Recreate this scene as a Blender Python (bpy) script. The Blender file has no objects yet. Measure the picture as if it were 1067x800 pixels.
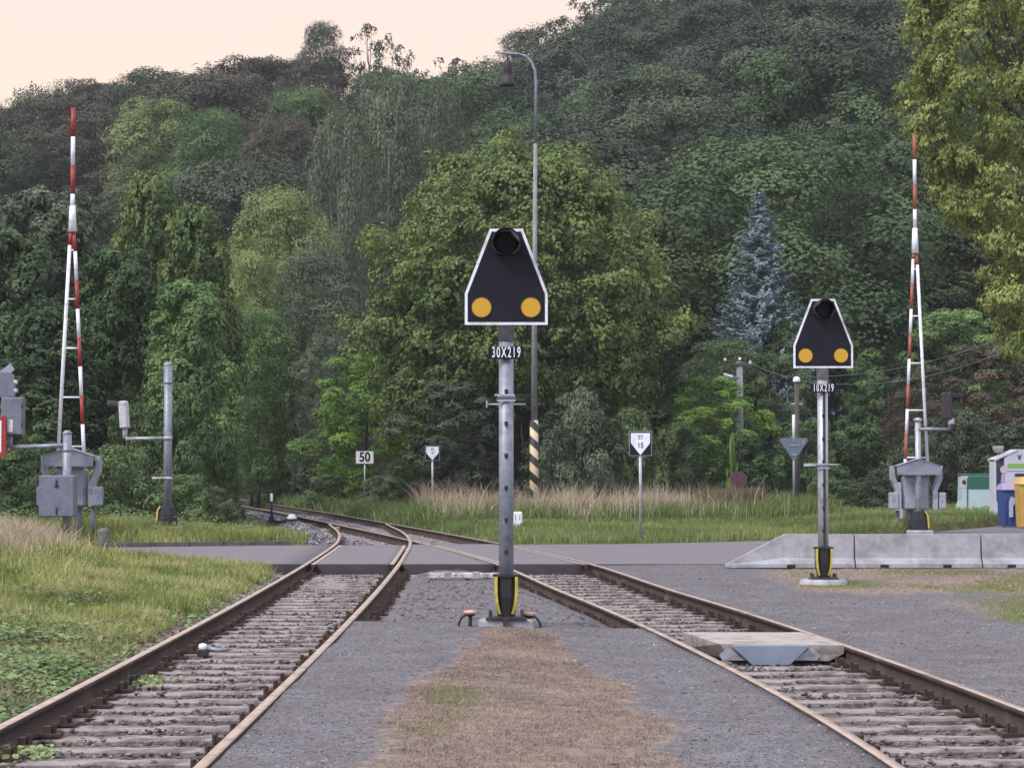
import bpy, math, random
import numpy as np
from mathutils import Vector, Matrix

# ------------------------------------------------------------------ camera, sky, sun, exposure
SC = bpy.context.scene
COL = SC.collection
FPX = 2400.0; CAMZ = 1.65; PITCH = math.atan(81/FPX)
cam_d = bpy.data.cameras.new('camera'); cam = bpy.data.objects.new('camera', cam_d); COL.objects.link(cam)
cam_d.sensor_width = 36; cam_d.lens = FPX/1067*36; cam_d.clip_end = 3000; cam_d.clip_start = .1
cam.location = (0, 0, CAMZ); cam.rotation_euler = (math.pi/2+PITCH, 0, 0)
SC.camera = cam
SUN_EL, SUN_AZ = 46.0, 228.0        # azimuth the light comes from, clockwise from +Y
world = bpy.data.worlds.new('World'); SC.world = world; world.use_nodes = True
wt = world.node_tree; bg = wt.nodes['Background']
sky = wt.nodes.new('ShaderNodeTexSky'); sky.sky_type = 'NISHITA'; sky.sun_disc = False
sky.sun_elevation = math.radians(SUN_EL); sky.sun_rotation = math.radians(SUN_AZ); sky.dust_density = 2.5; sky.air_density = 1.2
tc = wt.nodes.new('ShaderNodeTexCoord'); sp = wt.nodes.new('ShaderNodeSeparateXYZ'); wt.links.new(tc.outputs['Generated'], sp.inputs[0])
rp = wt.nodes.new('ShaderNodeValToRGB'); wt.links.new(sp.outputs['Z'], rp.inputs[0])
e = rp.color_ramp.elements
e[0].position = 0.0; e[0].color = (.90, .68, .50, 1)
e[1].position = 1.0; e[1].color = (1.22, 1.24, 1.40, 1)
k = e.new(.14); k.color = (.88, .69, .54, 1)
k = e.new(.23); k.color = (.80, .625, .565, 1)
k = e.new(.50); k.color = (1.02, .98, 1.08, 1)
# the glow is ahead, over the hill; the sky behind the camera is a cool grey blue
bk = wt.nodes.new('ShaderNodeMapRange'); wt.links.new(sp.outputs['Y'], bk.inputs['Value']); bk.inputs['From Min'].default_value = .75; bk.inputs['From Max'].default_value = -.35
bm_ = wt.nodes.new('ShaderNodeMixRGB'); wt.links.new(bk.outputs[0], bm_.inputs[0]); wt.links.new(rp.outputs[0], bm_.inputs[1]); bm_.inputs[2].default_value = (.80, .83, 1.04, 1)
sc_ = wt.nodes.new('ShaderNodeVectorMath'); sc_.operation = 'SCALE'; sc_.inputs['Scale'].default_value = 11.5
wt.links.new(bm_.outputs[0], sc_.inputs[0])
mx = wt.nodes.new('ShaderNodeMixRGB'); mx.inputs[0].default_value = .12
wt.links.new(sc_.outputs[0], mx.inputs[1]); wt.links.new(sky.outputs[0], mx.inputs[2])
wt.links.new(mx.outputs[0], bg.inputs['Color']); bg.inputs['Strength'].default_value = .080
sun_d = bpy.data.lights.new('sun', 'SUN'); sun_d.energy = 1.9; sun_d.angle = math.radians(14); sun_d.color = (1, .96, .94)
sun = bpy.data.objects.new('sun', sun_d); COL.objects.link(sun)
az = math.radians(SUN_AZ); el = math.radians(SUN_EL)
sv = Vector((math.sin(az)*math.cos(el), math.cos(az)*math.cos(el), math.sin(el)))
sun.rotation_euler = sv.to_track_quat('Z', 'Y').to_euler()
sun.location = sv*50
vs = SC.view_settings; vs.view_transform = 'Standard'; vs.look = 'None'; vs.gamma = 1; vs.use_curve_mapping = False; vs.exposure = 0.62
SC.render.engine = 'CYCLES'; cy = SC.cycles
cy.max_bounces = 5; cy.diffuse_bounces = 3; cy.glossy_bounces = 2; cy.transmission_bounces = 3; cy.volume_bounces = 0; cy.transparent_max_bounces = 4
cy.use_denoising = True; cy.use_adaptive_sampling = True; cy.adaptive_threshold = .02
try: cy.volume_step_rate = 5; cy.volume_max_steps = 16
except Exception: pass

# ------------------------------------------------------------------ helpers
rng = np.random.default_rng(7)
random.seed(7)

def P(px, py, Y):
    """world point seen at photo pixel (px,py) at depth Y"""
    up = 400-py; dx = px-533.5
    yd = FPX*math.cos(PITCH)-up*math.sin(PITCH); zd = FPX*math.sin(PITCH)+up*math.cos(PITCH)
    t = Y/yd
    return Vector((dx*t, Y, CAMZ+zd*t))

def tag(o, label=None, cat=None, group=None, kind=None):
    if label: o['label'] = label
    if cat: o['category'] = cat
    if group: o['group'] = group
    if kind: o['kind'] = kind
    return o

def empty(name, loc=(0, 0, 0), label=None, cat=None, group=None, rz=0):
    o = bpy.data.objects.new(name, None); COL.objects.link(o); o.location = loc; o.rotation_euler.z = rz
    o.empty_display_size = .2
    return tag(o, label, cat, group)

def hermite(pts):
    xs = np.array([p[0] for p in pts], float); ys = np.array([p[1] for p in pts], float)
    m = np.gradient(ys, xs)
    def f(t):
        t = np.asarray(t, float); tt = np.clip(t, xs[0], xs[-1])
        i = np.clip(np.searchsorted(xs, tt)-1, 0, len(xs)-2); h = xs[i+1]-xs[i]; s = (tt-xs[i])/h
        r = (2*s**3-3*s**2+1)*ys[i]+(s**3-2*s**2+s)*h*m[i]+(-2*s**3+3*s**2)*ys[i+1]+(s**3-s**2)*h*m[i+1]
        return r+np.where(t > xs[-1], (t-xs[-1])*m[-1], 0)+np.where(t < xs[0], (t-xs[0])*m[0], 0)
    return f

def ss(a, b, x):
    t = np.clip((np.asarray(x, float)-a)/(b-a), 0, 1); return t*t*(3-2*t)

def wav(x, y, s=1.0, seed=0):
    """cheap smooth noise in about -1..1"""
    r = np.random.default_rng(seed); o = 0
    for k in range(7):
        a = r.uniform(0, 6.28); fr = s*r.uniform(.6, 2.6); ph = r.uniform(0, 6.28)
        o = o+np.sin((x*math.cos(a)+y*math.sin(a))*fr+ph+1.3*np.sin((x*math.sin(a)-y*math.cos(a))*fr*.7+ph))
    return o/4.0

def mesh_np(name, V, F, mats, parent=None, smooth=False, attrs=None, midx=None, loc=None, sizes=None):
    """F: (n,k) int array of faces (or flat list with sizes)"""
    me = bpy.data.meshes.new(name)
    V = np.asarray(V, np.float32); me.vertices.add(len(V)); me.vertices.foreach_set('co', V.ravel())
    F = np.asarray(F, np.int32)
    if sizes is None:
        n, k = F.shape; tot = np.full(n, k, np.int32); fl = F.ravel()
    else:
        tot = np.asarray(sizes, np.int32); n = len(tot); fl = F
    st = np.concatenate([[0], np.cumsum(tot)[:-1]]).astype(np.int32)
    me.loops.add(len(fl)); me.loops.foreach_set('vertex_index', fl)
    me.polygons.add(n); me.polygons.foreach_set('loop_start', st); me.polygons.foreach_set('loop_total', tot)
    if smooth: me.polygons.foreach_set('use_smooth', np.ones(n, bool))
    if midx is not None: me.polygons.foreach_set('material_index', np.asarray(midx, np.int32))
    for m in (mats if isinstance(mats, (list, tuple)) else [mats]): me.materials.append(m)
    me.update(calc_edges=True)
    for an, (dom, arr) in (attrs or {}).items():
        a = me.attributes.new(an, 'FLOAT', dom); a.data.foreach_set('value', np.asarray(arr, np.float32))
    o = bpy.data.objects.new(name, me); COL.objects.link(o)
    if parent: o.parent = parent
    if loc is not None: o.location = loc
    return o

class MB:
    """collects simple shapes, builds them as ONE mesh"""
    def __init__(s): s.v = []; s.f = []; s.m = []; s.sm = []
    def add(s, vs, fs, mi=0, smooth=False):
        b = len(s.v); s.v += [tuple(v) for v in vs]; s.f += [tuple(i+b for i in f) for f in fs]; s.m += [mi]*len(fs); s.sm += [smooth]*len(fs)
        return s
    def box(s, c, d, mi=0, rot=None, bev=0.0):
        x, y, z = (q/2 for q in d)
        if bev > 0:
            b = min(bev, x*.9, y*.9, z*.9); vs = []; 
            import itertools
            idx = {}
            for sx, sy, sz in itertools.product((-1, 1), repeat=3):
                for ax in range(3):
                    p = [sx*(x-b), sy*(y-b), sz*(z-b)]; p[ax] = (sx*x, sy*y, sz*z)[ax]
                    idx[(sx, sy, sz, ax)] = len(vs); vs.append(p)
            fs = []
            for ax in range(3):
                o1, o2 = [a for a in range(3) if a != ax]
                for sg in (-1, 1):
                    q = []
                    for a, c2 in ((-1, -1), (1, -1), (1, 1), (-1, 1)):
                        k = [0, 0, 0]; k[ax] = sg; k[o1] = a; k[o2] = c2; q.append(idx[(*k, ax)])
                    fs.append(q)
                for a in (-1, 1):
                    for c2 in (-1, 1):
                        k1 = [0, 0, 0]; k1[ax] = -1; k1[o1] = a; k1[o2] = c2; k2 = list(k1); k2[ax] = 1
                        fs.append([idx[(*k1, o1)], idx[(*k2, o1)], idx[(*k2, o2)], idx[(*k1, o2)]])
            for sx, sy, sz in itertools.product((-1, 1), repeat=3):
                fs.append([idx[(sx, sy, sz, 0)], idx[(sx, sy, sz, 1)], idx[(sx, sy, sz, 2)]])
        else:
            vs = [(-x, -y, -z), (x, -y, -z), (x, y, -z), (-x, y, -z), (-x, -y, z), (x, -y, z), (x, y, z), (-x, y, z)]
            fs = [(0, 3, 2, 1), (4, 5, 6, 7), (0, 1, 5, 4), (1, 2, 6, 5), (2, 3, 7, 6), (3, 0, 4, 7)]
        if rot is not None: vs = [rot @ Vector(v) for v in vs]
        return s.add([(v[0]+c[0], v[1]+c[1], v[2]+c[2]) for v in vs], fs, mi)
    def tube(s, pts, r, n=12, mi=0, caps=True, smooth=True):
        pts = [Vector(p) for p in pts]; rs = r if isinstance(r, (list, tuple)) else [r]*len(pts)
        vs = []; up = None
        for i, p in enumerate(pts):
            t = (pts[min(i+1, len(pts)-1)]-pts[max(i-1, 0)]).normalized()
            if up is None: up = Vector((0, 0, 1)) if abs(t.z) < .9 else Vector((1, 0, 0))
            a = t.cross(up).normalized(); b = t.cross(a).normalized(); up = -b if False else up
            for k in range(n):
                q = 2*math.pi*k/n; vs.append(p+(a*math.cos(q)+b*math.sin(q))*rs[i])
        fs = [(i*n+k, i*n+(k+1) % n, (i+1)*n+(k+1) % n, (i+1)*n+k) for i in range(len(pts)-1) for k in range(n)]
        s.add(vs, fs, mi, smooth)
        if caps:
            b = len(s.v)-len(vs)
            s.f.append(tuple(b+k for k in range(n))[::-1]); s.f.append(tuple(b+(len(pts)-1)*n+k for k in range(n)))
            s.m += [mi, mi]; s.sm += [False, False]
        return s
    def prism(s, poly, y0, y1, mi=0):
        """polygon in x,z extruded along y"""
        n = len(poly); vs = [(x, y0, z) for x, z in poly]+[(x, y1, z) for x, z in poly]
        fs = [tuple(range(n)), tuple(range(2*n-1, n-1, -1))]+[(i, (i+1) % n+0 if False else (i+1) % n, n+(i+1) % n, n+i) for i in range(n)]
        return s.add(vs, fs, mi)
    def lathe(s, prof, c=(0, 0, 0), n=20, mi=0, smooth=True):
        vs = [(c[0]+r*math.cos(2*math.pi*k/n), c[1]+r*math.sin(2*math.pi*k/n), c[2]+z) for r, z in prof for k in range(n)]
        fs = [(i*n+k, i*n+(k+1) % n, (i+1)*n+(k+1) % n, (i+1)*n+k) for i in range(len(prof)-1) for k in range(n)]
        return s.add(vs, fs, mi, smooth)
    def build(s, name, mats, parent=None, loc=(0, 0, 0)):
        fl = [i for f in s.f for i in f]
        o = mesh_np(name, s.v, fl, mats, parent, midx=s.m, sizes=[len(f) for f in s.f])
        o.data.polygons.foreach_set('use_smooth', np.array(s.sm, bool)); o.location = loc
        import bmesh
        bm = bmesh.new(); bm.from_mesh(o.data); bmesh.ops.recalc_face_normals(bm, faces=bm.faces); bm.to_mesh(o.data); bm.free()
        return o

def text_mesh(name, txt, size, mat, parent, loc, sx=.8, depth=.002, rotx=math.pi/2, rz=0, bold=0.0, space=1.0):
    c = bpy.data.curves.new(name, 'FONT'); c.body = txt; c.size = size; c.align_x = 'CENTER'; c.align_y = 'CENTER'; c.extrude = depth; c.offset = bold; c.space_character = space
    t = bpy.data.objects.new(name, c); COL.objects.link(t)
    dg = bpy.context.evaluated_depsgraph_get(); me = bpy.data.meshes.new_from_object(t.evaluated_get(dg))
    bpy.data.objects.remove(t); me.materials.clear(); me.materials.append(mat)
    o = bpy.data.objects.new(name, me); COL.objects.link(o); o.parent = parent; o.location = loc; o.rotation_euler = (rotx, 0, rz); o.scale = (sx, 1, 1)
    return o

# ------------------------------------------------------------------ materials
def newmat(name):
    m = bpy.data.materials.new(name); m.use_nodes = True; nt = m.node_tree
    return m, nt, nt.nodes['Principled BSDF']

def N(nt, t, **kw):
    n = nt.nodes.new(t)
    for k, v in kw.items():
        if hasattr(n, k): setattr(n, k, v)
        else: n.inputs[k.replace('_', ' ')].default_value = v
    return n

def surf(name, c1, c2=None, scale=8.0, rough=.6, metal=0.0, bump=.0, bscale=60.0, c3=None, scale3=1.5, spec=.4, thr=(.35, .65), thr3=(.52, .68)):
    """two colours mixed by noise, optional broad stain colour, bump"""
    m, nt, b = newmat(name); L = nt.links.new
    tcn = N(nt, 'ShaderNodeTexCoord'); b.inputs['Roughness'].default_value = rough; b.inputs['Metallic'].default_value = metal
    b.inputs['Specular IOR Level'].default_value = spec
    c2 = c2 or tuple(q*.8 for q in c1)
    n1 = N(nt, 'ShaderNodeTexNoise', Scale=scale, Detail=8.0, Roughness=.6); L(tcn.outputs['Object'], n1.inputs['Vector'])
    r = N(nt, 'ShaderNodeValToRGB'); r.color_ramp.elements[0].position = thr[0]; r.color_ramp.elements[1].position = thr[1]
    r.color_ramp.elements[0].color = (*c1, 1); r.color_ramp.elements[1].color = (*c2, 1); L(n1.outputs['Fac'], r.inputs[0]); out = r.outputs[0]
    if c3:
        n3 = N(nt, 'ShaderNodeTexNoise', Scale=scale3, Detail=5.0, Roughness=.65); L(tcn.outputs['Object'], n3.inputs['Vector'])
        mr = N(nt, 'ShaderNodeMapRange'); mr.inputs['From Min'].default_value = thr3[0]; mr.inputs['From Max'].default_value = thr3[1]; L(n3.outputs['Fac'], mr.inputs['Value'])
        mi = N(nt, 'ShaderNodeMixRGB'); L(mr.outputs[0], mi.inputs[0]); L(out, mi.inputs[1]); mi.inputs[2].default_value = (*c3, 1); out = mi.outputs[0]
    L(out, b.inputs['Base Color'])
    if bump > 0:
        n2 = N(nt, 'ShaderNodeTexNoise', Scale=bscale, Detail=6.0); L(tcn.outputs['Object'], n2.inputs['Vector'])
        bp = N(nt, 'ShaderNodeBump', Strength=bump, Distance=.01); L(n2.outputs['Fac'], bp.inputs['Height']); L(bp.outputs[0], b.inputs['Normal'])
    return m

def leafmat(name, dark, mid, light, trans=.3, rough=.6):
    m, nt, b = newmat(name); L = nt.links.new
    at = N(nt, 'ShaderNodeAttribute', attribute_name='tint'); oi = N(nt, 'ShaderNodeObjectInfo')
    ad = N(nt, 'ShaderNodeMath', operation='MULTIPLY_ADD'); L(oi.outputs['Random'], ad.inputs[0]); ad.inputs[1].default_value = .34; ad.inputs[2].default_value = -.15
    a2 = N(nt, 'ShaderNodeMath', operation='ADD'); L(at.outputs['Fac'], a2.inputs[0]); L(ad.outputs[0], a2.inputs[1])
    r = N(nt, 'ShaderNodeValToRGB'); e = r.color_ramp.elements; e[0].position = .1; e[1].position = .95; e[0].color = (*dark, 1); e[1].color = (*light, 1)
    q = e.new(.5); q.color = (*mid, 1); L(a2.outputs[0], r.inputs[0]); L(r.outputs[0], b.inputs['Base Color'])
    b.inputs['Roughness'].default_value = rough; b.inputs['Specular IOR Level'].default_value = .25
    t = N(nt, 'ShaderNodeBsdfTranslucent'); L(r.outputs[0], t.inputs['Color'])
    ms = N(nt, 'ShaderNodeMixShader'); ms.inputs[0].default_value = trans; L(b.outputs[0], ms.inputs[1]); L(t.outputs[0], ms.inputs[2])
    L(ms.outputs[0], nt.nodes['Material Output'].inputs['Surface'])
    return m

M = {}
M['galv'] = surf('galvanised_steel', (.30, .32, .36), (.20, .22, .26), 14, .5, .35, .1, 90, c3=(.16, .16, .17), scale3=4)
M['galv_light'] = surf('light_galvanised_steel', (.48, .49, .52), (.34, .35, .39), 10, .45, .35, .08, 90, c3=(.22, .20, .19), scale3=3)
M['grey_paint'] = surf('grey_paint', (.17, .185, .225), (.14, .15, .185), 6, .5, 0, .05, 70, c3=(.12, .12, .13), scale3=3)
M['grey_paint_light'] = surf('light_grey_paint', (.34, .35, .40), (.28, .29, .34), 6, .5, 0, .05, 70, c3=(.2, .19, .19), scale3=3)
M['white'] = surf('white_paint', (.84, .84, .88), (.74, .74, .78), 9, .45, c3=(.5, .49, .48), scale3=5)
M['white_dirty'] = surf('dirty_white_paint', (.62, .61, .62), (.48, .46, .45), 12, .6, c3=(.3, .27, .24), scale3=5)
M['red'] = surf('red_paint', (.36, .030, .028), (.28, .03, .03), 9, .4, c3=(.30, .05, .04), scale3=6)
M['red_old'] = surf('weathered_red_paint', (.36, .085, .05), (.28, .085, .06), 9, .5, c3=(.30, .15, .12), scale3=6)
M['black'] = surf('black_sheet', (.011, .011, .016), (.016, .015, .021), 5, .55, spec=.15)
M['black_matt'] = surf('black_plastic', (.013, .013, .015), (.022, .022, .024), 10, .55)
M['dark_steel'] = surf('dark_steel', (.035, .035, .04), (.06, .05, .045), 20, .6, .3)
M['glass_dark'] = surf('dark_lens', (.008, .007, .008), (.012, .012, .014), 5, .6, spec=.15)
M['amber'] = surf('amber_reflector', (.60, .345, .028), (.54, .31, .026), 60, .4, spec=.3)
M['amber_rim'] = surf('reflector_rim', (.10, .025, .01), (.07, .02, .01), 20, .6)
M['yellow'] = surf('yellow_band', (.55, .45, .06), (.45, .38, .08), 12, .5, c3=(.35, .3, .12), scale3=6)
M['orange_cap'] = surf('pale_orange_cap', (.75, .45, .30), (.62, .32, .2), 12, .5)
M['concrete'] = surf('concrete', (.40, .40, .42), (.31, .30, .32), 7, .85, 0, .5, 50, c3=(.21, .20, .19), scale3=3.0, thr3=(.48, .72))
M['concrete_warm'] = surf('worn_concrete', (.40, .36, .32), (.31, .28, .26), 9, .9, 0, .5, 50, c3=(.20, .17, .14), scale3=3)
M['blue_steel'] = surf('blue_grey_sheet_steel', (.26, .30, .37), (.22, .255, .32), 4, .4, .25)
M['rail_top'] = surf('worn_rail_head', (.58, .46, .38), (.45, .345, .275), 5, .38, .35, .05, 40, c3=(.30, .23, .19), scale3=2.5)
M['rail_far'] = M['rail_top']
M['rust'] = surf('rusty_steel', (.072, .050, .041), (.045, .033, .029), 12, .9, 0, .4, 60, c3=(.11, .078, .062), scale3=3, spec=.2)
M['rust_dark'] = surf('dark_rusty_iron', (.04, .025, .02), (.07, .04, .03), 18, .85, 0, .4, 60)
M['sleeper'] = surf('weathered_sleeper', (.33, .285, .265), (.19, .158, .145), 5, .9, 0, .6, 45, c3=(.125, .10, .09), scale3=4, thr3=(.48, .62))
M['asphalt'] = surf('asphalt', (.19, .172, .18), (.135, .122, .13), 30, .9, 0, .8, 120, c3=(.175, .165, .17), scale3=1.1, thr3=(.42, .68))
M['asphalt_edge'] = surf('panel_edge', (.03, .028, .032), (.045, .04, .042), 9, .95, 0, .4, 60)
M['stone'] = None
def stonemat():
    m, nt, b = newmat('ballast_stone'); L = nt.links.new
    at = N(nt, 'ShaderNodeAttribute', attribute_name='tint')
    r = N(nt, 'ShaderNodeValToRGB'); e = r.color_ramp.elements; e[0].color = (.055, .045, .042, 1); e[1].color = (.30, .275, .27, 1); e[1].position = 1
    q = e.new(.35); q.color = (.13, .105, .095, 1); q = e.new(.75); q.color = (.175, .155, .155, 1)
    L(at.outputs['Fac'], r.inputs[0]); L(r.outputs[0], b.inputs['Base Color']); b.inputs['Roughness'].default_value = .9
    return m
M['stone'] = stonemat()
def pebblemat():
    m, nt, b = newmat('gravel_chip'); L = nt.links.new
    at = N(nt, 'ShaderNodeAttribute', attribute_name='tint')
    r = N(nt, 'ShaderNodeValToRGB'); e = r.color_ramp.elements; e[0].color = (.075, .07, .078, 1); e[1].color = (.38, .37, .375, 1)
    q = e.new(.6); q.color = (.15, .143, .148, 1)
    L(at.outputs['Fac'], r.inputs[0]); L(r.outputs[0], b.inputs['Base Color']); b.inputs['Roughness'].default_value = .9
    return m
M['pebble'] = pebblemat()
M['bark'] = surf('bark', (.085, .07, .058), (.05, .042, .036), 9, .95, 0, .7, 30)
M['bark_pale'] = surf('pale_bark', (.30, .27, .24), (.16, .14, .12), 5, .95, 0, .6, 30)
M['wood_pole'] = surf('weathered_pole', (.30, .30, .31), (.20, .20, .21), 5, .85, 0, .4, 30)
M['wood_dark'] = surf('dark_wood_pole', (.10, .085, .075), (.07, .06, .05), 5, .85, 0, .4, 30)
LF = {}
LF['maple'] = leafmat('maple_leaf', (.040, .076, .028), (.100, .156, .050), (.28, .33, .10), .3)
LF['maple_yellow'] = leafmat('yellowing_leaf', (.060, .095, .028), (.195, .245, .065), (.46, .49, .16), .35)
LF['dark'] = leafmat('dark_leaf', (.030, .044, .027), (.064, .088, .050), (.130, .162, .085), .2)
LF['darkblue'] = leafmat('blue_dark_leaf', (.030, .043, .034), (.062, .082, .060), (.115, .145, .100), .2)
LF['green'] = leafmat('green_leaf', (.036, .068, .028), (.074, .120, .050), (.145, .205, .080), .25)
LF['bright'] = leafmat('bright_green_leaf', (.08, .16, .035), (.20, .34, .07), (.38, .52, .13), .4)
LF['light'] = leafmat('light_green_leaf', (.09, .14, .045), (.22, .29, .095), (.39, .45, .17), .3)
LF['fresh'] = leafmat('fresh_green_leaf', (.06, .12, .04), (.135, .225, .075), (.26, .37, .13), .3)
LF['olive'] = leafmat('olive_leaf', (.040, .060, .026), (.095, .122, .048), (.185, .20, .085), .25)
LF['brown'] = leafmat('brownish_leaf', (.042, .042, .028), (.078, .074, .046), (.135, .122, .074), .2)
LF['grey'] = leafmat('grey_green_leaf', (.055, .078, .046), (.11, .142, .082), (.20, .235, .145), .25)
LF['spruce'] = leafmat('blue_spruce_needle', (.10, .145, .155), (.20, .265, .285), (.35, .43, .46), .1)
LF['vine'] = leafmat('brown_vine_leaf', (.05, .046, .030), (.11, .088, .058), (.21, .16, .10), .2)
LF['shrub'] = leafmat('shrub_leaf', (.036, .070, .026), (.085, .138, .052), (.19, .26, .10), .25)
LF['grass'] = leafmat('grass_blade', (.11, .145, .036), (.24, .29, .075), (.46, .44, .19), .3)
LF['meadow'] = leafmat('meadow_blade', (.095, .14, .042), (.20, .26, .080), (.38, .39, .17), .35)
LF['weed'] = leafmat('weed_leaf', (.10, .15, .05), (.20, .28, .10), (.36, .42, .18), .3)
LF['dry'] = leafmat('dry_grass', (.20, .155, .10), (.44, .355, .245), (.66, .56, .42), .3)
LF['thatch'] = leafmat('dry_thatch', (.14, .105, .08), (.31, .235, .185), (.52, .42, .32), .2)
LF['red'] = leafmat('dark_red_leaf', (.05, .025, .022), (.09, .042, .036), (.15, .075, .06), .2)

# ------------------------------------------------------------------ track lines and ground height
Lc = hermite([(5, -2.45), (14, -2.44), (20, -2.43), (32, -2.50), (40, -2.63), (48, -2.87), (54, -3.30), (60, -3.95)])
Rc = hermite([(5, 3.05), (10, 3.0), (15, 2.86), (20.5, 2.48), (26, 1.96), (33, 1.12), (40, .13), (47, -1.08), (54, -2.45), (62, -4.1), (75, -6.8), (90, -10.2), (105, -13.8), (125, -19.5)])
G0 = .7525     # half gauge to rail centre
def roff(y): return -.07*(1-ss(30, 38, y))
yf_ = hermite([(-40, 38), (-20, 41), (-13, 42.8), (-4, 46.0), (3, 47.0), (7, 50), (10.2, 55), (12.7, 60), (14.7, 66), (20, 85)])
def yn_(x): return 37.4-.05*np.clip(-np.asarray(x, float)-4, 0, 30)
def offx(x, y): return -.07*ss(-.3, 1.3, x)*(1-ss(30, 38, y))

def ridge(x):
    return np.interp(x, [-120, -48, -38, -28, -18, -8, 0, 6, 14, 26, 60, 140], [17, 22.5, 25.5, 26.5, 28.5, 25, 26, 30, 35, 43, 52, 60])

def G(x, y):
    x = np.asarray(x, float); y = np.asarray(y, float)
    lc = Lc(np.minimum(y, 62)); rc = Rc(y)
    lc = np.where(y > 61, rc, lc)
    z = np.zeros(np.broadcast(x, y).shape)
    # bank left of the near track
    z = z+np.where(y < 40, .40*ss(4.7, 8.6, -x)-.06*(1-ss(4.2, 5.2, -x)), 0)*(1-ss(38.0, 39.5, y))
    # grass beyond the road on the left
    z = z+.27*ss(44.2, 47.5, y+.0*x)*(1-ss(50, 55, y))*ss(5.6, 8.4, -x)+.35*ss(55, 60, y)*ss(5.0, 8.0, rc-x)*(1-ss(100, 120, y))
    z = z+.15*ss(48, 53, y)*(1-ss(75, 100, y))*ss(6, 9, x)
    z = z+.02*wav(x, y, .9, 3)*(1-ss(36.5, 37.2, y)*(1-ss(47, 50, y)))
    # the hill
    y0 = 88+40*ss(2, 12, -x)
    h = ridge(x)*np.clip((y-y0)/(210-y0), 0, 1)**1.12
    h = np.where(y > 210, np.maximum(ridge(x)-(y-210)*.18, 2), h)
    z = z+np.where(y > y0, h, 0)+ss(y0+5, y0+20, y)*.6*wav(x, y, .08, 5)
    # road
    road = (y > yn_(x)-.1) & (y < yf_(x)+.15)
    z = np.where(road, -.03, z)
    # track beds
    near = y < 62
    bed_lo = lc-1.05; bed_hi = rc+1.05
    w = ss(-.45, 0, x-bed_lo)*ss(-.45, 0, bed_hi-x)
    bed = -.19+.012*wav(x, y, 9, 8)
    z = z*(1-w)+(bed+offx(x, y))*w
    z = np.where((y < 37.5) & (x > rc) & (x < 15), bed+offx(x, y), z)
    return z
# ------------------------------------------------------------------ ground sheet
def groundmat():
    m, nt, b = newmat('ground'); L = nt.links.new
    tcn = N(nt, 'ShaderNodeTexCoord'); b.inputs['Roughness'].default_value = .95; b.inputs['Specular IOR Level'].default_value = .2
    def noise(s, d=6.0, r=.6):
        n = N(nt, 'ShaderNodeTexNoise', Scale=s, Detail=d, Roughness=r); L(tcn.outputs['Object'], n.inputs['Vector']); return n.outputs['Fac']
    def ramp(f, a, c1, d, c2):
        r = N(nt, 'ShaderNodeValToRGB'); e = r.color_ramp.elements; e[0].position = a; e[1].position = d; e[0].color = (*c1, 1); e[1].color = (*c2, 1); L(f, r.inputs[0]); return r.outputs[0]
    def mix(f, a, c):
        n = N(nt, 'ShaderNodeMixRGB'); L(f, n.inputs[0]); L(a, n.inputs[1]); L(c, n.inputs[2]); return n.outputs[0]
    soil = ramp(noise(1.2), .35, (.065, .075, .028), .7, (.13, .135, .05))
    soil = mix(ramp(noise(14), .45, (0, 0, 0), .6, (.45, .45, .45)), soil, ramp(noise(5), .3, (.06, .045, .03), .7, (.12, .09, .06)))
    vo = N(nt, 'ShaderNodeTexVoronoi', Scale=22.0); L(tcn.outputs['Object'], vo.inputs['Vector'])
    hs = N(nt, 'ShaderNodeSeparateColor'); L(vo.outputs['Color'], hs.inputs[0])
    bal = ramp(hs.outputs[0], 0, (.045, .036, .034), 1, (.20, .18, .175))
    at = N(nt, 'ShaderNodeAttribute', attribute_name='bed')
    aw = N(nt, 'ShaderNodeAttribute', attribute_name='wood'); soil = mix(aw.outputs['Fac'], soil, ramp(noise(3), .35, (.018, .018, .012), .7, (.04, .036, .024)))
    L(mix(at.outputs['Fac'], soil, bal), b.inputs['Base Color'])
    bp = N(nt, 'ShaderNodeBump', Strength=.8, Distance=.03); L(vo.outputs['Distance'], bp.inputs['Height']); L(bp.outputs[0], b.inputs['Normal'])
    return m

def grid(xs, ys):
    X, Y = np.meshgrid(xs, ys); nx, ny = len(xs), len(ys)
    i = np.arange(nx*ny).reshape(ny, nx)
    F = np.stack([i[:-1, :-1], i[:-1, 1:], i[1:, 1:], i[1:, :-1]], -1).reshape(-1, 4)
    return X.ravel(), Y.ravel(), F

xs = np.concatenate([np.linspace(-400, -60, 14), np.linspace(-56, -15, 24), np.arange(-14, 16, .12), np.linspace(17, 60, 26), np.linspace(70, 400, 14)])
ys = np.concatenate([np.linspace(-60, 4, 10), np.arange(5, 63, .15), np.arange(63, 110, .8), np.linspace(111, 230, 50), np.linspace(240, 900, 20)])
X, Y, F = grid(xs, ys)
bedw = ss(-.5, -.1, X-(np.where(Y > 61, Rc(Y), Lc(np.minimum(Y, 62)))-1.0))*ss(-.5, -.1, Rc(Y)+1.0-X)
bedw = np.maximum(bedw, ((Y < 37.6) & (X > Lc(np.minimum(Y, 62))-1.1) & (X < 15))*1.0)
bedw = bedw*(Y < 126)
# pale gravel verge beside the far line
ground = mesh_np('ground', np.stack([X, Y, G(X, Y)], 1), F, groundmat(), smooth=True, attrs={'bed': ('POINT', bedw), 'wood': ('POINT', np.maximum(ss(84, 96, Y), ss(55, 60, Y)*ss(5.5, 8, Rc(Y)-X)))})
tag(ground, kind='structure')

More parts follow.
